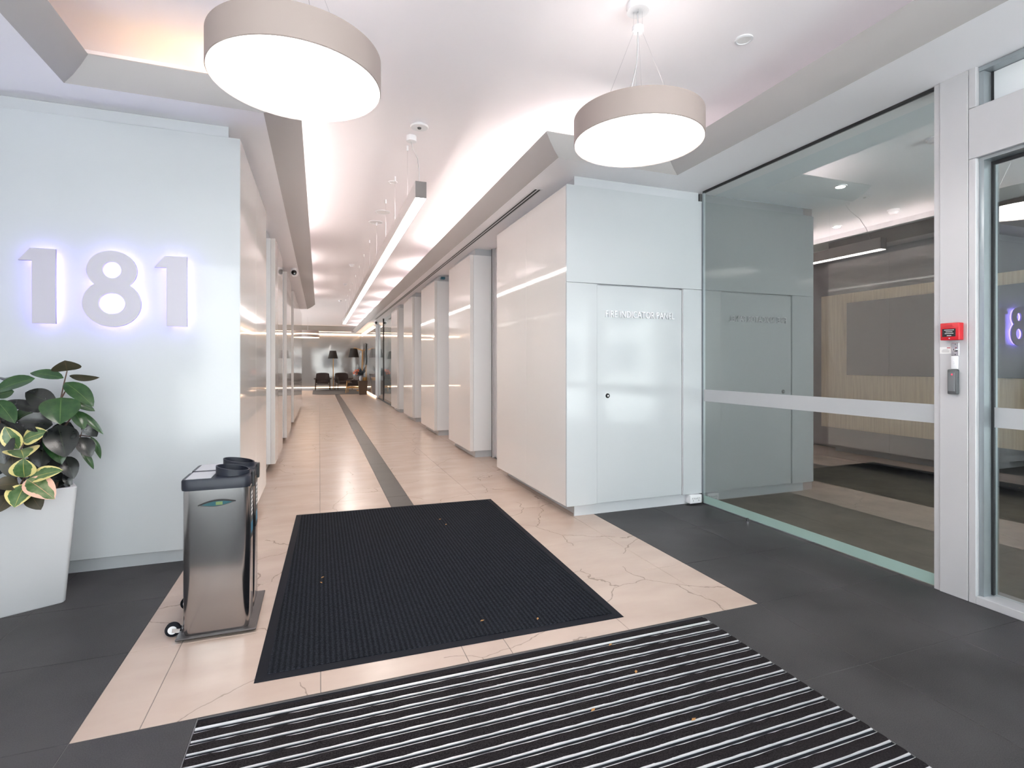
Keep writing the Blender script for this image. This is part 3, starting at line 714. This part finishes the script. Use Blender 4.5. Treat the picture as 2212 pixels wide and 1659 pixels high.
# ceiling fittings
t=thing('emergency_light','round flush white ceiling fitting with dark eye just before the linear pendant','light',(.80,4.46,CEIL-.03))
add('stem',B().cyl(.045,-.018,-.001,28,(.80,4.46,CEIL)),M['plastic'],t,smooth=40)
add('disc',B().lathe([(.0001,-.034),(.070,-.033),(.078,-.026),(.074,-.018),(.0001,-.018)],36,(.80,4.46,CEIL)),M['plastic'],t,smooth=40)
add('eye',B().lathe([(.018,-.033),(.014,-.042),(.0001,-.044)],20,(.80,4.46,CEIL)),M['grey'],t,smooth=40)
def speaker(x,y,r,label):
    t=thing('ceiling_speaker',label,'speaker',(x,y,CEIL-.01))
    add('rim',B().lathe([(r,-.001),(r,-.007),(r-.012,-.010),(r-.014,-.003)],32,(x,y,CEIL),'Z',True),M['plastic'],t,smooth=40)
    add('grille',B().cyl(r-.014,-.006,-.002,28,(x,y,CEIL)),M['white'],t)
speaker(2.51,2.59,.055,'small round ceiling speaker near the round pendant by the glass screen')
speaker(.775,5.98,.05,'small round ceiling speaker above the near end of the linear pendant')
speaker(.80,7.2,.10,'larger round ceiling speaker with pale rim above the linear pendant')
speaker(.76,7.75,.10,'larger plain round ceiling speaker deeper along the linear pendant')
for y,n in ((11.2,'first'),(13.9,'middle'),(17.6,'last')): smoke('smoke_detector',n+' smoke detector along the corridor ceiling going in from the entrance',.62,y,CEIL,.055,.05)
# slot diffuser in the right soffit
SX=1.965
t=thing('slot_diffuser','long black twin-slot air diffuser set in the corridor soffit','vent',(SX,4.6,SOF-.002))
add('flange',B().box(SX-.045,SX+.045,4.60,20.0,SOF-.003,SOF-.0005),M['plastic'],t)
for s in (-.018,.018): add('slot',B().box(SX+s-.0095,SX+s+.0095,4.62,19.9,SOF-.0042,SOF-.0028),M['black'],t)
# security cameras
def cctv(x,y,label,s=1.0,face=-1):
    t=thing('security_camera',label,'camera',(x,y,SOF-.1))
    add('mount',B().cyl(.045*s,-.03*s,-.0005,24,(x,y,SOF)),M['plastic'],t,smooth=40)
    add('body',B().lathe([(.0001,-.055*s),(.045*s,-.05*s),(.058*s,-.02*s),(.058*s,.05*s),(.0001,.06*s)],28,(x,y,SOF-.075*s),'Y'),M['plastic'],t,smooth=40)
    add('lens',B().lathe([(.040*s,-.052*s),(.030*s,-.066*s),(.0001,-.070*s)],24,(x,y,SOF-.075*s),'Y'),M['lens'],t,smooth=40)
cctv(-.415,9.9,'white security camera under the soffit on the number wall side',1.1)
cctv(2.03,20.6,'small security camera under the far soffit by the side entrance',1.2)

# ------------------------------------------------------------------ mats
Q=[Vector((-.261,2.452,0)),Vector((1.527,2.415,0)),Vector((1.611,4.993,0)),Vector((-.194,5.058,0))]
def quad_ring(ins,z):
    c=sum(Q,Vector())/4; R=[]
    for i,p in enumerate(Q):
        a=(Q[(i+1)%4]-p).normalized(); d=(Q[(i-1)%4]-p).normalized(); R.append(p+a*ins+d*ins+Vector((0,0,z)))
    return R
t=thing('entrance_mat','large charcoal ribbed entrance mat with black rubber edge','mat',(.67,3.7,0))
b=B(); rings=[quad_ring(0,.0005),quad_ring(.004,.003),quad_ring(.045,.006),quad_ring(.047,.004)]
for R in rings: b.v+=[tuple(p) for p in R]
for k in range(3):
    for i in range(4): j=(i+1)%4; b.f.append((4*k+i,4*k+j,4*k+4+j,4*k+4+i))
add('rubber_edge',b,M['rubber'],t)
b=B(); 
for R in (quad_ring(.044,.001),quad_ring(.046,.0095),): b.v+=[tuple(p) for p in R]
for i in range(4): j=(i+1)%4; b.f.append((i,j,4+j,4+i))
b.f.append((4,5,6,7)); add('carpet_field',b,M['carpet'],t)
t=thing('barrier_mat','striped aluminium and black carpet barrier mat sunk in the floor','mat',(.74,.66,0))
add('well_base',B().box(MX0,MX1,MY0,MY1,-.0095,-.006),M['rubber'],t)
add('edge_trim',B().box(MX0,MX0+.004,MY0,MY1,-.006,.0008).box(MX1-.004,MX1,MY0,MY1,-.006,.0008).box(MX0,MX1,MY1-.004,MY1,-.006,.0006),mat('dull_edge_metal',(.16,.155,.16),.5,metal=.5),t)
add('edge_strip',B().box(MX0+.005,MX1-.005,2.252,2.275,-.006,-.0015),M['rubber'],t)
P=.0659; y=2.216; k=0
rail_me=None
xa,xb=MX0+.006,MX1-.006
wd=(xb-xa)/2; cxm=(xa+xb)/2
b=B().box(-wd,wd,-.0065,.0065,-.004,.0030).box(-wd,wd,-.0215,-.0065,-.004,-.0030).box(-wd,wd,-.0245,-.0215,-.004,.0026)
rail_me=mesh_of(b,0); rail_me.name='rail'; rail_me.materials.append(M['rail'])
# the dark wiper channel between the two metal edges
ins_me=mesh_of(B().box(-wd,wd,-.0212,-.0068,-.0028,-.0006)); ins_me.name='rubber_insert'; ins_me.materials.append(M['rubber'])
b=B(); n=60
top=[];rows=[(-.0205,-.005),(-.0205,.0035),(-.008,.0052),(.008,.0052),(.0205,.0035),(.0205,-.005)]
P2=[[(-wd+2*wd*i/n, yy+random.uniform(-.0016,.0016)*(zz>.003), zz+random.uniform(-.0008,.0008)*(zz>.003)) for i in range(n+1)] for yy,zz in rows]
b.grid(P2); pile_me=mesh_of(b); pile_me.name='carpet_strip'; pile_me.materials.append(M['pile'])
o=link('carpet_strip',pile_me,None,t); o.location=Vector((cxm,y+.0265,0))-t.location; o.scale=(1,.65,1)
while y-.07>MY0:
    o=link('rail',rail_me,None,t); o.location=Vector((cxm,y,0))-t.location
    o=link('rubber_insert',ins_me,None,t); o.location=Vector((cxm,y,0))-t.location
    o=link('carpet_strip',pile_me,None,t); o.location=Vector((cxm,y-.0455,0))-t.location
    y-=P

# ------------------------------------------------------------------ recycling bins
bx0,bx1=-.628,-.335
t=thing('bin_trolley','flat dark steel base plate with castors under the recycling bins','trolley',(-.48,3.15,0))
add('base_plate',B().box(-.655,-.300,2.925,3.40,.012,.020),mat('dark_steel_plate',(.12,.11,.11),.4,metal=.7),t,.003)
for (x,y) in ((-.683,3.02),(-.683,3.33)):
    c=add('castor_wheel',B().lathe([(.012,-.011),(.028,-.012),(.034,-.008),(.034,.008),(.028,.012),(.012,.011)],28,(x,y,.034),'Y',True),M['rubber'],t,smooth=40)
    add('wheel_hub',B().cyl(.020,-.013,.013,20,(x,y,.034),'Y'),M['plastic'],c,smooth=40)
    add('castor_fork',B().bar((x,y-.017,.034),(x+.034,y-.017,.030),.004,.020).bar((x,y+.017,.034),(x+.034,y+.017,.030),.004,.020).cbox((x+.03,y,.024),(.02,.04,.006)),M['steel'],c)
for (x,y) in ((-.35,2.97),(-.35,3.35)): add('foot',B().cyl(.012,0,.012,12,(x,y,0)),M['rubber'],t)
def rrect(x0,x1,y0,y1,r,n=6):
    P=[]
    for cx,cy,a0 in ((x1-r,y1-r,0),(x0+r,y1-r,90),(x0+r,y0+r,180),(x1-r,y0+r,270)):
        for i in range(n+1):
            a=math.radians(a0+90*i/n); P.append((cx+r*math.cos(a),cy+r*math.sin(a)))
    return P
def tower(sections, cap=True):
    b=B(); n=len(sections[0][0])
    for P,z in sections: b.v+=[(x,y,z) for x,y in P]
    for k in range(len(sections)-1):
        for i in range(n):
            j=(i+1)%n; b.f.append((k*n+i,k*n+j,k*n+n+j,k*n+n+i))
    if cap: b.f.append(tuple(range(n))[::-1]); b.f.append(tuple((len(sections)-1)*n+i for i in range(n)))
    return b
def bin_unit(y0,y1,label,front):
    t=thing('recycling_bin',label,'bin',((bx0+bx1)/2,(y0+y1)/2,.02),'recycling bins on the trolley')
    H=.735
    body=add('steel_body',tower([(rrect(bx0+.004,bx1-.004,y0+.004,y1-.004,.035),.0205),(rrect(bx0,bx1,y0,y1,.035),.035),(rrect(bx0,bx1,y0,y1,.035),H)]),M['brush'],t,smooth=30)
    lid=add('lid',tower([(rrect(bx0-.006,bx1+.004,y0-.006,y1+.004,.038),H-.004),(rrect(bx0-.008,bx1+.006,y0-.007,y1+.006,.040),H+.004),(rrect(bx0-.008,bx1+.006,y0-.007,y1+.006,.040),H+.042),(rrect(bx0-.003,bx1+.001,y0-.003,y1+.001,.036),H+.050)]),M['navy'],t,smooth=40)
    cx,cy=bx1-.085,(y0+y1)/2
    # sloping round throat
    n=40; b=B(); R=.078
    prof=[(R,0),(R,1),(R-.006,1),(R-.008,-.2)]
    for i in range(n):
        a=2*math.pi*i/n
        hh=.034-.014*math.cos(a)
        for r,s in prof: b.v.append((cx+r*math.cos(a),cy+r*math.sin(a)*.98,H+.049+hh*s))
    for i in range(n):
        j=(i+1)%n
        for q in range(3): b.f.append((i*4+q,j*4+q,j*4+q+1,i*4+q+1))
    add('throat',b,M['navy'],lid,smooth=50)
    add('throat_hole',B().cyl(R-.01,H+.0502,H+.0508,32,(cx,cy,0)),M['black'],lid)
    hull_box('label_plate',(bx0+.012,cx-.085,y0+.012,y1-.010,H+.0502,H+.0515),mat('lid_label',(.42,.43,.46),.4),lid)
    hull_box('front_clip',(bx1+.004,bx1+.018,cy-.02,cy+.02,H-.02,H+.06),M['black'],lid,.003)
    hull_box('front_sign',(bx1+.0005,bx1+.003,cy-.045,cy+.045,.45,.71),M['black'],body)
    b=B()
    for i in range(6): b.box(bx1+.003,bx1+.0036,cy-.028,cy+.028,.675-.022*i,.687-.022*i)
    add('front_print',b,M['paper'],body)
    hull_box('front_print_colour',(bx1+.003,bx1+.0036,cy-.035,cy+.035,.475,.53),mat('bin_print_colour',(.05,.22,.35),.4),body)
    if front:   # lens-shaped hand slot on the broad side
        up=[];lo=[];n=20
        for i in range(n+1):
            u=i/n; x=-.555+.158*u; s=math.sin(math.pi*u)
            up.append((x,.655+.010*u+.017*s)); lo.append((x,.655+.010*u-.014*s))
        poly=up+lo[::-1][1:-1]
        b=B().prism(poly,y0-.0012,y0+.002); rim=add('hand_slot',b,M['black'],t)
        inner=[(-.48+(x+.48)*.86,.66+(z-.66)*.74) for x,z in poly]
        add('slot_liner',B().prism(inner,y0-.0016,y0-.0011),mat('slot_colour',(.02,.09,.11),.2),rim)
        add('slot_lip',B().tube([(x-.004+(.008*i/n),y0-.003,z+.002) for i,(x,z) in enumerate(up)],.0032,7),M['black'],rim,smooth=60)
        hull_box('slot_colour_bar',(-.482,-.452,y0-.0019,y0-.0015,.653,.669),mat('slot_green',(.12,.19,.06),.4),rim)
    return t
bin_unit(2.94,3.145,'stainless steel recycling bin with lens-shaped hand slot facing the striped mat',True)
bin_unit(3.160,3.365,'stainless steel recycling bin standing behind the bin with the hand slot',False)

# ------------------------------------------------------------------ planter with rubber plant
C0=Vector((-1.351,3.666,0)); ux=Vector((-.895,-.445,0)).normalized(); uy=Vector((-ux.y,ux.x,0)) 
if uy.y<0: uy=-uy
sb,st,PH=.40,.49,.655
ctr=C0+ux*sb/2+uy*sb/2
pt=thing('potted_plant','rubber plant with variegated lower leaves in a tapered white planter','plant',tuple(ctr))
def sq(s,z,r=.02):
    return [ctr+ux*x+uy*y+Vector((0,0,z)) for x,y in rrect(-s/2,s/2,-s/2,s/2,r,5)]
secs=[sq(sb-.01,0),sq(sb,.008),sq(st,PH-.004),sq(st-.008,PH),sq(st-.05,PH),sq(st-.055,PH-.03),sq(st-.06,PH-.05)]
b=B(); n=len(secs[0])
for S in secs: b.v+=[tuple(p) for p in S]
for k in range(len(secs)-1):
    for i in range(n): j=(i+1)%n; b.f.append((k*n+i,k*n+j,k*n+n+j,k*n+n+i))
b.f.append(tuple(range(n))[::-1]); add('planter',b,M['planter'],pt,smooth=40)
b=B(); S=sq(st-.056,PH-.035); b.v=[tuple(p) for p in S]; b.f=[tuple(range(n))]; b.v.append(tuple(ctr+Vector((0,0,PH-.05)))); add('soil',b,M['soil'],pt)
# leaf given by base, tip, width and the direction its face looks
def leaf(base,tip,w,nrm,m,fold=.25,bend=.10):
    base=Vector(base);tip=Vector(tip); L=(tip-base).length; X=(tip-base).normalized(); N=Vector(nrm); N=(N-X*N.dot(X))
    N=N.normalized() if N.length>1e-4 else X.orthogonal().normalized(); Yv=N.cross(X)
    nu,nv=10,4; V=[];F=[];UV=[]
    for i in range(nu+1):
        u=i/nu; ww=w/2*(math.sin(math.pi*u**.85)**.72 if 0<u<1 else 0.0)
        if i==0: ww=.002
        if i==nu: ww=.0008
        for j in range(nv+1):
            s=(j/nv-.5)*2
            p=base+X*(L*u)+Yv*(ww*s)+N*(bend*L*math.sin(math.pi*u)+abs(s)*ww*fold)
            V.append(p-base); UV.append((u,.5+.5*s))
    for i in range(nu):
        for j in range(nv): F.append((i*(nv+1)+j,(i+1)*(nv+1)+j,(i+1)*(nv+1)+j+1,i*(nv+1)+j+1))
    me=bpy.data.meshes.new('leaf'); me.from_pydata([tuple(v) for v in V],[],F); uvl=me.uv_layers.new(name='UVMap')
    for lp in me.loops: uvl.data[lp.index].uv=UV[lp.vertex_index]
    for p in me.polygons: p.use_smooth=True
    me.materials.append(m); o=bpy.data.objects.new('leaf',me); COL.objects.link(o); o.parent=pt; o.location=base-pt.location; return o
# world position on the plant's own plane from leaf-chart units (chart unit = 0.58 mm, origin at the planter's upper right)
fpx=1130.; th=math.atan(416/fpx); Sn,Cn=math.sin(th),math.cos(th)
def LP(u,v,dy=0.0):
    pxx,pyy=u/4.608,760+v/4.608; a=(pxx-1106)/fpx; bb=(787-pyy)/fpx; dx,dyy=Sn+a*Cn,Cn-a*Sn
    tt=(3.72+dy)/dyy; return Vector((tt*dx,tt*dyy,1.35+tt*bb))
K=.00060
TOC=Vector((.36,-.9,.25))
LV=[ # u0,v0,dy0,u1,v1,dy1,width,normal,mat
 (668,188,0,645,85,-.05,225,(.3,-.9,.1),'leafW'),(632,262,0,298,212,.03,118,(.1,-.75,.65),'leafG'),(690,240,0,992,255,-.02,78,(.1,-.8,-.5),'leafW'),
 (348,265,-.02,-70,405,-.06,165,(.1,-.7,.7),'leafG'),(648,305,0,930,545,-.05,175,(.4,-.7,.55),'leafG'),(607,455,-.06,598,722,-.16,300,(.25,-.85,.45),'leafG'),
 (560,520,.0,250,405,.02,190,(.2,-.9,.1),'leafB'),(700,490,.06,945,590,.10,85,(.3,-.8,.4),'leafG'),(465,588,.0,60,490,.05,105,(.1,-.9,.2),'leafB'),
 (-40,480,-.05,150,712,-.1,150,(.3,-.7,.6),'leafG'),(525,725,-.04,175,690,-.08,185,(.2,-.85,.35),'leafB'),(735,590,0,838,772,-.03,118,(.5,-.7,.4),'leafG'),
 (780,590,.06,1028,822,.05,70,(.5,-.8,.2),'leafG'),(575,730,-.05,655,1052,-.13,262,(.35,-.85,.3),'leafB'),(490,780,-.01,615,1120,-.06,180,(.5,-.8,.1),'leafG'),
 (440,890,0,405,1155,-.06,205,(.2,-.9,.2),'leafB'),(830,690,.06,965,845,.08,125,(.2,-.9,.1),'leafB'),(903,845,.08,1000,1064,.08,66,(.7,-.6,.2),'leafG'),
 (800,850,.03,905,1050,.0,150,(.4,-.8,.3),'leafB'),(795,965,.04,932,1168,.03,66,(.7,-.6,.1),'leafG'),(650,1040,.02,735,1265,-.02,150,(.4,-.9,.1),'leafB'),
 (-70,700,-.06,50,1120,-.12,240,(.2,-.9,.3),'leafB'),(-60,520,.05,40,690,.02,150,(.2,-.9,.2),'leafB'),(640,1210,.0,705,1345,-.01,75,(.5,-.8,.1),'leafB'),
 (185,965,-.08,45,745,-.10,150,(.1,-.9,.2),'leafV'),(228,885,-.07,475,795,-.10,170,(.2,-.8,.5),'leafV'),(205,972,-.10,240,1062,-.26,250,(.1,-.45,.9),'leafV'),
 (245,1250,-.20,232,1062,-.22,192,(.1,-.95,.3),'leafV'),(285,1268,-.20,628,1180,-.24,150,(.2,-.75,.6),'leafV'),(268,1268,-.22,545,1468,-.30,200,(.2,-.75,.6),'leafP'),
 (255,1315,-.23,145,1550,-.33,200,(.1,-.8,.6),'leafV'),(185,1312,-.22,-70,1345,-.30,150,(0,-.8,.5),'leafW'),(300,1405,-.24,408,1572,-.29,140,(.2,-.9,.3),'leafW'),
 (110,1420,-.26,-30,1605,-.34,140,(.1,-.9,.3),'leafW'),
 # inner and back leaves
 (330,580,.05,150,690,.08,130,(.2,-.9,.3),'leafG'),(150,600,.06,20,760,.08,150,(.2,-.9,.2),'leafB'),(130,720,.05,260,860,.03,170,(.2,-.9,.2),'leafB'),
 (420,960,.04,560,1240,.02,220,(.2,-.95,.1),'leafB'),(330,1050,.0,260,1300,-.03,190,(.2,-.95,.1),'leafB'),(120,980,.0,150,1270,-.02,190,(.1,-.95,.1),'leafW'),
 (40,1000,.02,-60,1240,.0,190,(.1,-.95,.1),'leafB'),(560,1180,.02,500,1330,-.03,150,(.2,-.95,.1),'leafB'),(600,1240,.05,560,1350,.03,120,(.2,-.95,.1),'leafB'),
 (700,700,.1,560,900,.12,190,(.2,-.95,.1),'leafB'),(300,820,.1,420,1000,.1,200,(.2,-.95,.1),'leafB'),(140,395,.04,-60,440,.03,120,(.1,-.85,.4),'leafG')]
for (u0,v0,d0,u1,v1,d1,w,nr,mm) in LV:
    leaf(LP(u0,v0,d0),LP(u1,v1,d1),w*K,nr,M[mm],fold=.22,bend=.06)
for k in range(26):   # the half of the plant outside the frame and at the back
    a=random.uniform(0,2*math.pi); zz=random.uniform(.75,1.28); c=ctr+Vector((-.04,-.03,zz)); d=Vector((math.cos(a),math.sin(a),random.uniform(-.5,.3)))
    if d.x>.15: d.x=-d.x
    if d.y<0: d.y=-.6*d.y
    p=c+d*.06; leaf(p,p+d.normalized()*random.uniform(.11,.16),random.uniform(.07,.10),(0,0,1) if abs(d.z)<.6 else (d.x,d.y,.3),M[random.choice(['leafG','leafB','leafB','leafG'])])
for S in ([(560,1380,.02),(600,1100,.02),(600,800,.01),(604,470,0),(640,300,0),(668,190,0)],[(400,1380,.03),(380,1000,.03),(420,760,0),(540,560,0),(470,590,0)],
          [(180,1370,-.1),(245,1250,-.19),(205,975,-.1),(240,905,-.08)],[(180,1370,.0),(100,1000,0),(0,700,0),(-60,480,-.02)],[(600,800,.02),(720,640,.03),(840,700,.06),(800,850,.04)],
          [(604,470,0),(655,385,0)],[(600,1000,.02),(800,830,.04),(900,845,.08)],[(220,1370,-.14),(275,1270,-.2)],[(620,640,.0),(770,590,.05)]):
    add('stem',B().tube([LP(*q) for q in S],.0055,7,r1=.003),M['stem'],pt,smooth=60)

# ------------------------------------------------------------------ lounge furniture at the far end
def armchair(loc,rz,label,frame):
    t=thing('armchair',label,'armchair',(0,0,0),'lounge armchairs')
    add('seat_cushion',B().cbox((0,-.02,.40),(.56,.58,.14)),M['brownfab'],t,.03,seg=3)
    P=[]
    for i in range(9):
        u=i/8; row=[]
        for j in range(7):
            s=(j/6-.5)*2; row.append((s*(.36-.05*u),.27+.10*u-.05*s*s, .42+.46*u-.035*(abs(s)**4)*(u>.9)))
        P.append(row)
    b=B().grid(P).grid([[(x,y+.09,z) for x,y,z in r] for r in P])
    k=63
    for i in range(8):
        for j in (0,6): b.f.append((i*7+j,(i+1)*7+j,k+(i+1)*7+j,k+i*7+j))
    for j in range(6):
        for i in (0,8): b.f.append((i*7+j,i*7+j+1,k+i*7+j+1,k+i*7+j))
    add('backrest',b,M['brownfab'],t,smooth=50)
    for s in (-1,1):
        add('armrest',B().bar((s*.37,-.30,.60),(s*.36,.28,.56),.12,.035).bar((s*.34,-.05,.58),(s*.30,.2,.40),.05,.12),M['brownfab'],t,.008)
        add('leg',B().tube([(s*.37,-.30,.0),(s*.35,-.24,.58)],.016,8,r1=.02),frame,t,smooth=60)
        add('leg',B().tube([(s*.34,.36,.0),(s*.33,.26,.55)],.016,8,r1=.02),frame,t,smooth=60)
        add('side_rail',B().bar((s*.36,-.27,.26),(s*.335,.31,.24),.022,.04),frame,t)
    add('front_rail',B().bar((-.36,-.26,.30),(.36,-.26,.30),.022,.045),frame,t)
    t.location=loc; t.rotation_euler=(0,0,rz); return t
armchair((.16,28.75,.0200),0,'dark-legged brown armchair facing the corridor, farther from the flower stand',M['darkwood'])
armchair((1.18,28.75,.0200),.25,'dark-legged brown armchair between the two floor lamps, behind the oak-framed armchair',M['darkwood'])
armchair((1.50,25.6,.0200),math.radians(-100),'oak-framed brown armchair turned sideways beside the flower table',M['oak'])
def shade(b,x,y,z0,z1,r0,r1): return b.lathe([(r0,z0),(r1,z1),(r1*.9,z1+.01),(.0001,z1+.012)],40,(x,y,0)).lathe([(r0-.004,z0),(r1-.006,z1)],40,(x,y,0))
t=thing('floor_lamp','upright floor lamp with black shade between the two armchairs','floor lamp',(.69,29.15,0))
add('base',B().cyl(.15,.0,.02,28,(.69,29.15,0)),M['darkwood'],t,smooth=40)
add('pole',B().cyl(.018,.02,1.70,12,(.69,29.15,0)),M['oak'],t,smooth=40)
add('shade',shade(B(),.67,29.15,1.66,2.06,.25,.16),M['shade'],t,smooth=40)
t=thing('floor_lamp','oak floor lamp with bent arm and black shade over the armchair','floor lamp',(2.0,27.2,0))
add('pole',B().bar((1.98,27.2,.03),(2.03,27.2,2.05),.05,.05),M['oak'],t)
add('arm',B().bar((2.03,27.2,2.05),(1.62,27.2,2.17),.04,.05),M['oak'],t)
add('base',B().bar((1.75,27.2,.03),(2.08,27.2,.03),.06,.06).bar((2.0,26.95,.03),(2.0,27.45,.03),.06,.06),M['oak'],t)
add('shade',shade(B(),1.60,27.2,1.70,2.13,.25,.16),M['shade'],t,smooth=40)
add('shade_cap',B().cyl(.05,2.135,2.15,20,(1.60,27.2,0)),M['oak'],t)
t=thing('wall_screen','thin black wall screen mounted on the glossy lounge side wall','screen',(2.08,26.4,1.0))
add('panel',B().box(2.035,2.075,25.6,27.0,1.32,2.35),M['screen'],t,.006); add('bracket',B().box(2.075,2.099,26.1,26.5,1.6,2.0),M['grey'],t)
# dark wooden side table / planter box with flowers
t=thing('plant_stand','square dark wooden plant stand at the end of the dark floor strip','stand',(1.86,24.3,0))
add('body',tower([([(1.66,24.1),(1.98,24.1),(1.98,24.42),(1.66,24.42)],0),([(1.63,24.07),(2.02,24.07),(2.02,24.46),(1.63,24.46)],.62),]),M['darkwood'],t,.006)
t=thing('flower_arrangement','grey-blue foliage and orange flowers in a pale vase on the plant stand','flowers',(1.78,24.2,.62))
add('vase',B().lathe([(.0001,.621),(.06,.622),(.085,.70),(.07,.80),(.055,.84)],24,(1.74,24.24,0)),M['vase'],t,smooth=40)
random.seed(3)
for k in range(44):
    a=random.uniform(0,6.28); e=random.uniform(-.1,1.3); L=random.uniform(.25,.55); d=Vector((math.cos(a)*math.cos(e),math.sin(a)*math.cos(e),math.sin(e)))
    p0=Vector((1.74,24.24,.84)); p1=p0+d*L; w=.05
    if p1.x>2.0: d.x=-d.x; p1=p0+d*L
    s=d.cross(Vector((0,0,1))).normalized()*w; up=s.cross(d).normalized()*.01
    b=B(); pts=[p0,p0.lerp(p1,.45)+s+up,p1,p0.lerp(p1,.45)-s+up,p0.lerp(p1,.5)+up*3]; b.v=[tuple(q) for q in pts]; b.f=[(0,1,4),(1,2,4),(2,3,4),(3,0,4)]
    add('foliage_leaf',b,M['bluefol'],t)
for (x,y,z) in ((1.50,24.1,1.05),(1.55,24.05,.95),(1.44,24.15,.97),(1.60,24.1,1.08)):
    b=B()
    for k in range(7):
        a=k*.9; b.bar((x,y,z),(x+.07*math.cos(a),y+.03*math.sin(a*2),z+.07*math.sin(a)),.03,.01)
    add('flower',b,M['orangeflower'],t)
add('basket',B().lathe([(.0001,.621),(.10,.622),(.12,.76),(.11,.765)],20,(1.90,24.34,0)),M['oak'],t,smooth=40)
P=rrect(-.3,2.0,24.7,29.2,.7,8)
b=B(); n=len(P); b.v=[(x,y,.0005) for x,y in P]+[(x,y,.012) for x,y in P]; b.f=[tuple(range(n,2*n))]+[(i,(i+1)%n,n+(i+1)%n,n+i) for i in range(n)]
tag(add('rug',b,M['rug']),'grey rug with rounded corners under the lounge armchairs','rug')
for (x,y,z,lab) in ((-.47,24.2,2.67,'upper drum pendant lamp with warm glowing base in the lounge'),(-.45,24.2,2.50,'lower drum pendant lamp with warm glowing base in the lounge')):
    t=thing('drum_pendant',lab,'pendant light',(x,y,z))
    add('drum',B().lathe([(.45,z+.01),(.45,z+.13),(.0001,z+.135)],40,(x,y,0)),M['lampshell'],t,smooth=40)
    add('diffuser',B().cyl(.445,z,z+.01,40,(x,y,0)),M['far'],t,smooth=40)
    add('wire',B().tube([(x+(0 if z>2.6 else .3),y,z+.15),(x+(0 if z>2.6 else .3),y,CEIL-.001 if z>2.6 else 2.665)],.004,6),M['chrome'],t)

# ------------------------------------------------------------------ litter on the mats
for k,(x,y,z,r) in enumerate(((.98,4.46,.0098,.3),(.995,4.30,.0098,1.1),(.02,3.50,.0098,.7),(.01,3.42,.0098,2),(.80,2.62,.0098,.2),(1.08,2.54,.0098,1),(1.31,2.19,.0058,.5),(1.33,1.62,.0058,.2),(1.30,1.96,.0058,.9),(1.0,1.80,.0058,.4))):
    b=B(); c,s=math.cos(r),math.sin(r)
    pts=[(-.014,0,0),(-.003,.006,.003),(.013,.002,.001),(0,-.006,.002)]
    b.v=[(x+c*a-s*d,y+s*a+c*d,z+e) for a,d,e in pts]+[(x,y,z+.004)]; b.f=[(0,1,4),(1,2,4),(2,3,4),(3,0,4)]
    tag(add('leaf_scrap',b,M['brownleaf']),'tiny dry brown leaf scrap lying on the charcoal ribbed mat' if k<6 else 'tiny dry brown leaf scrap lying on the striped barrier mat','leaf','dry leaf scraps on the charcoal mat' if k<6 else 'dry leaf scraps on the striped mat')
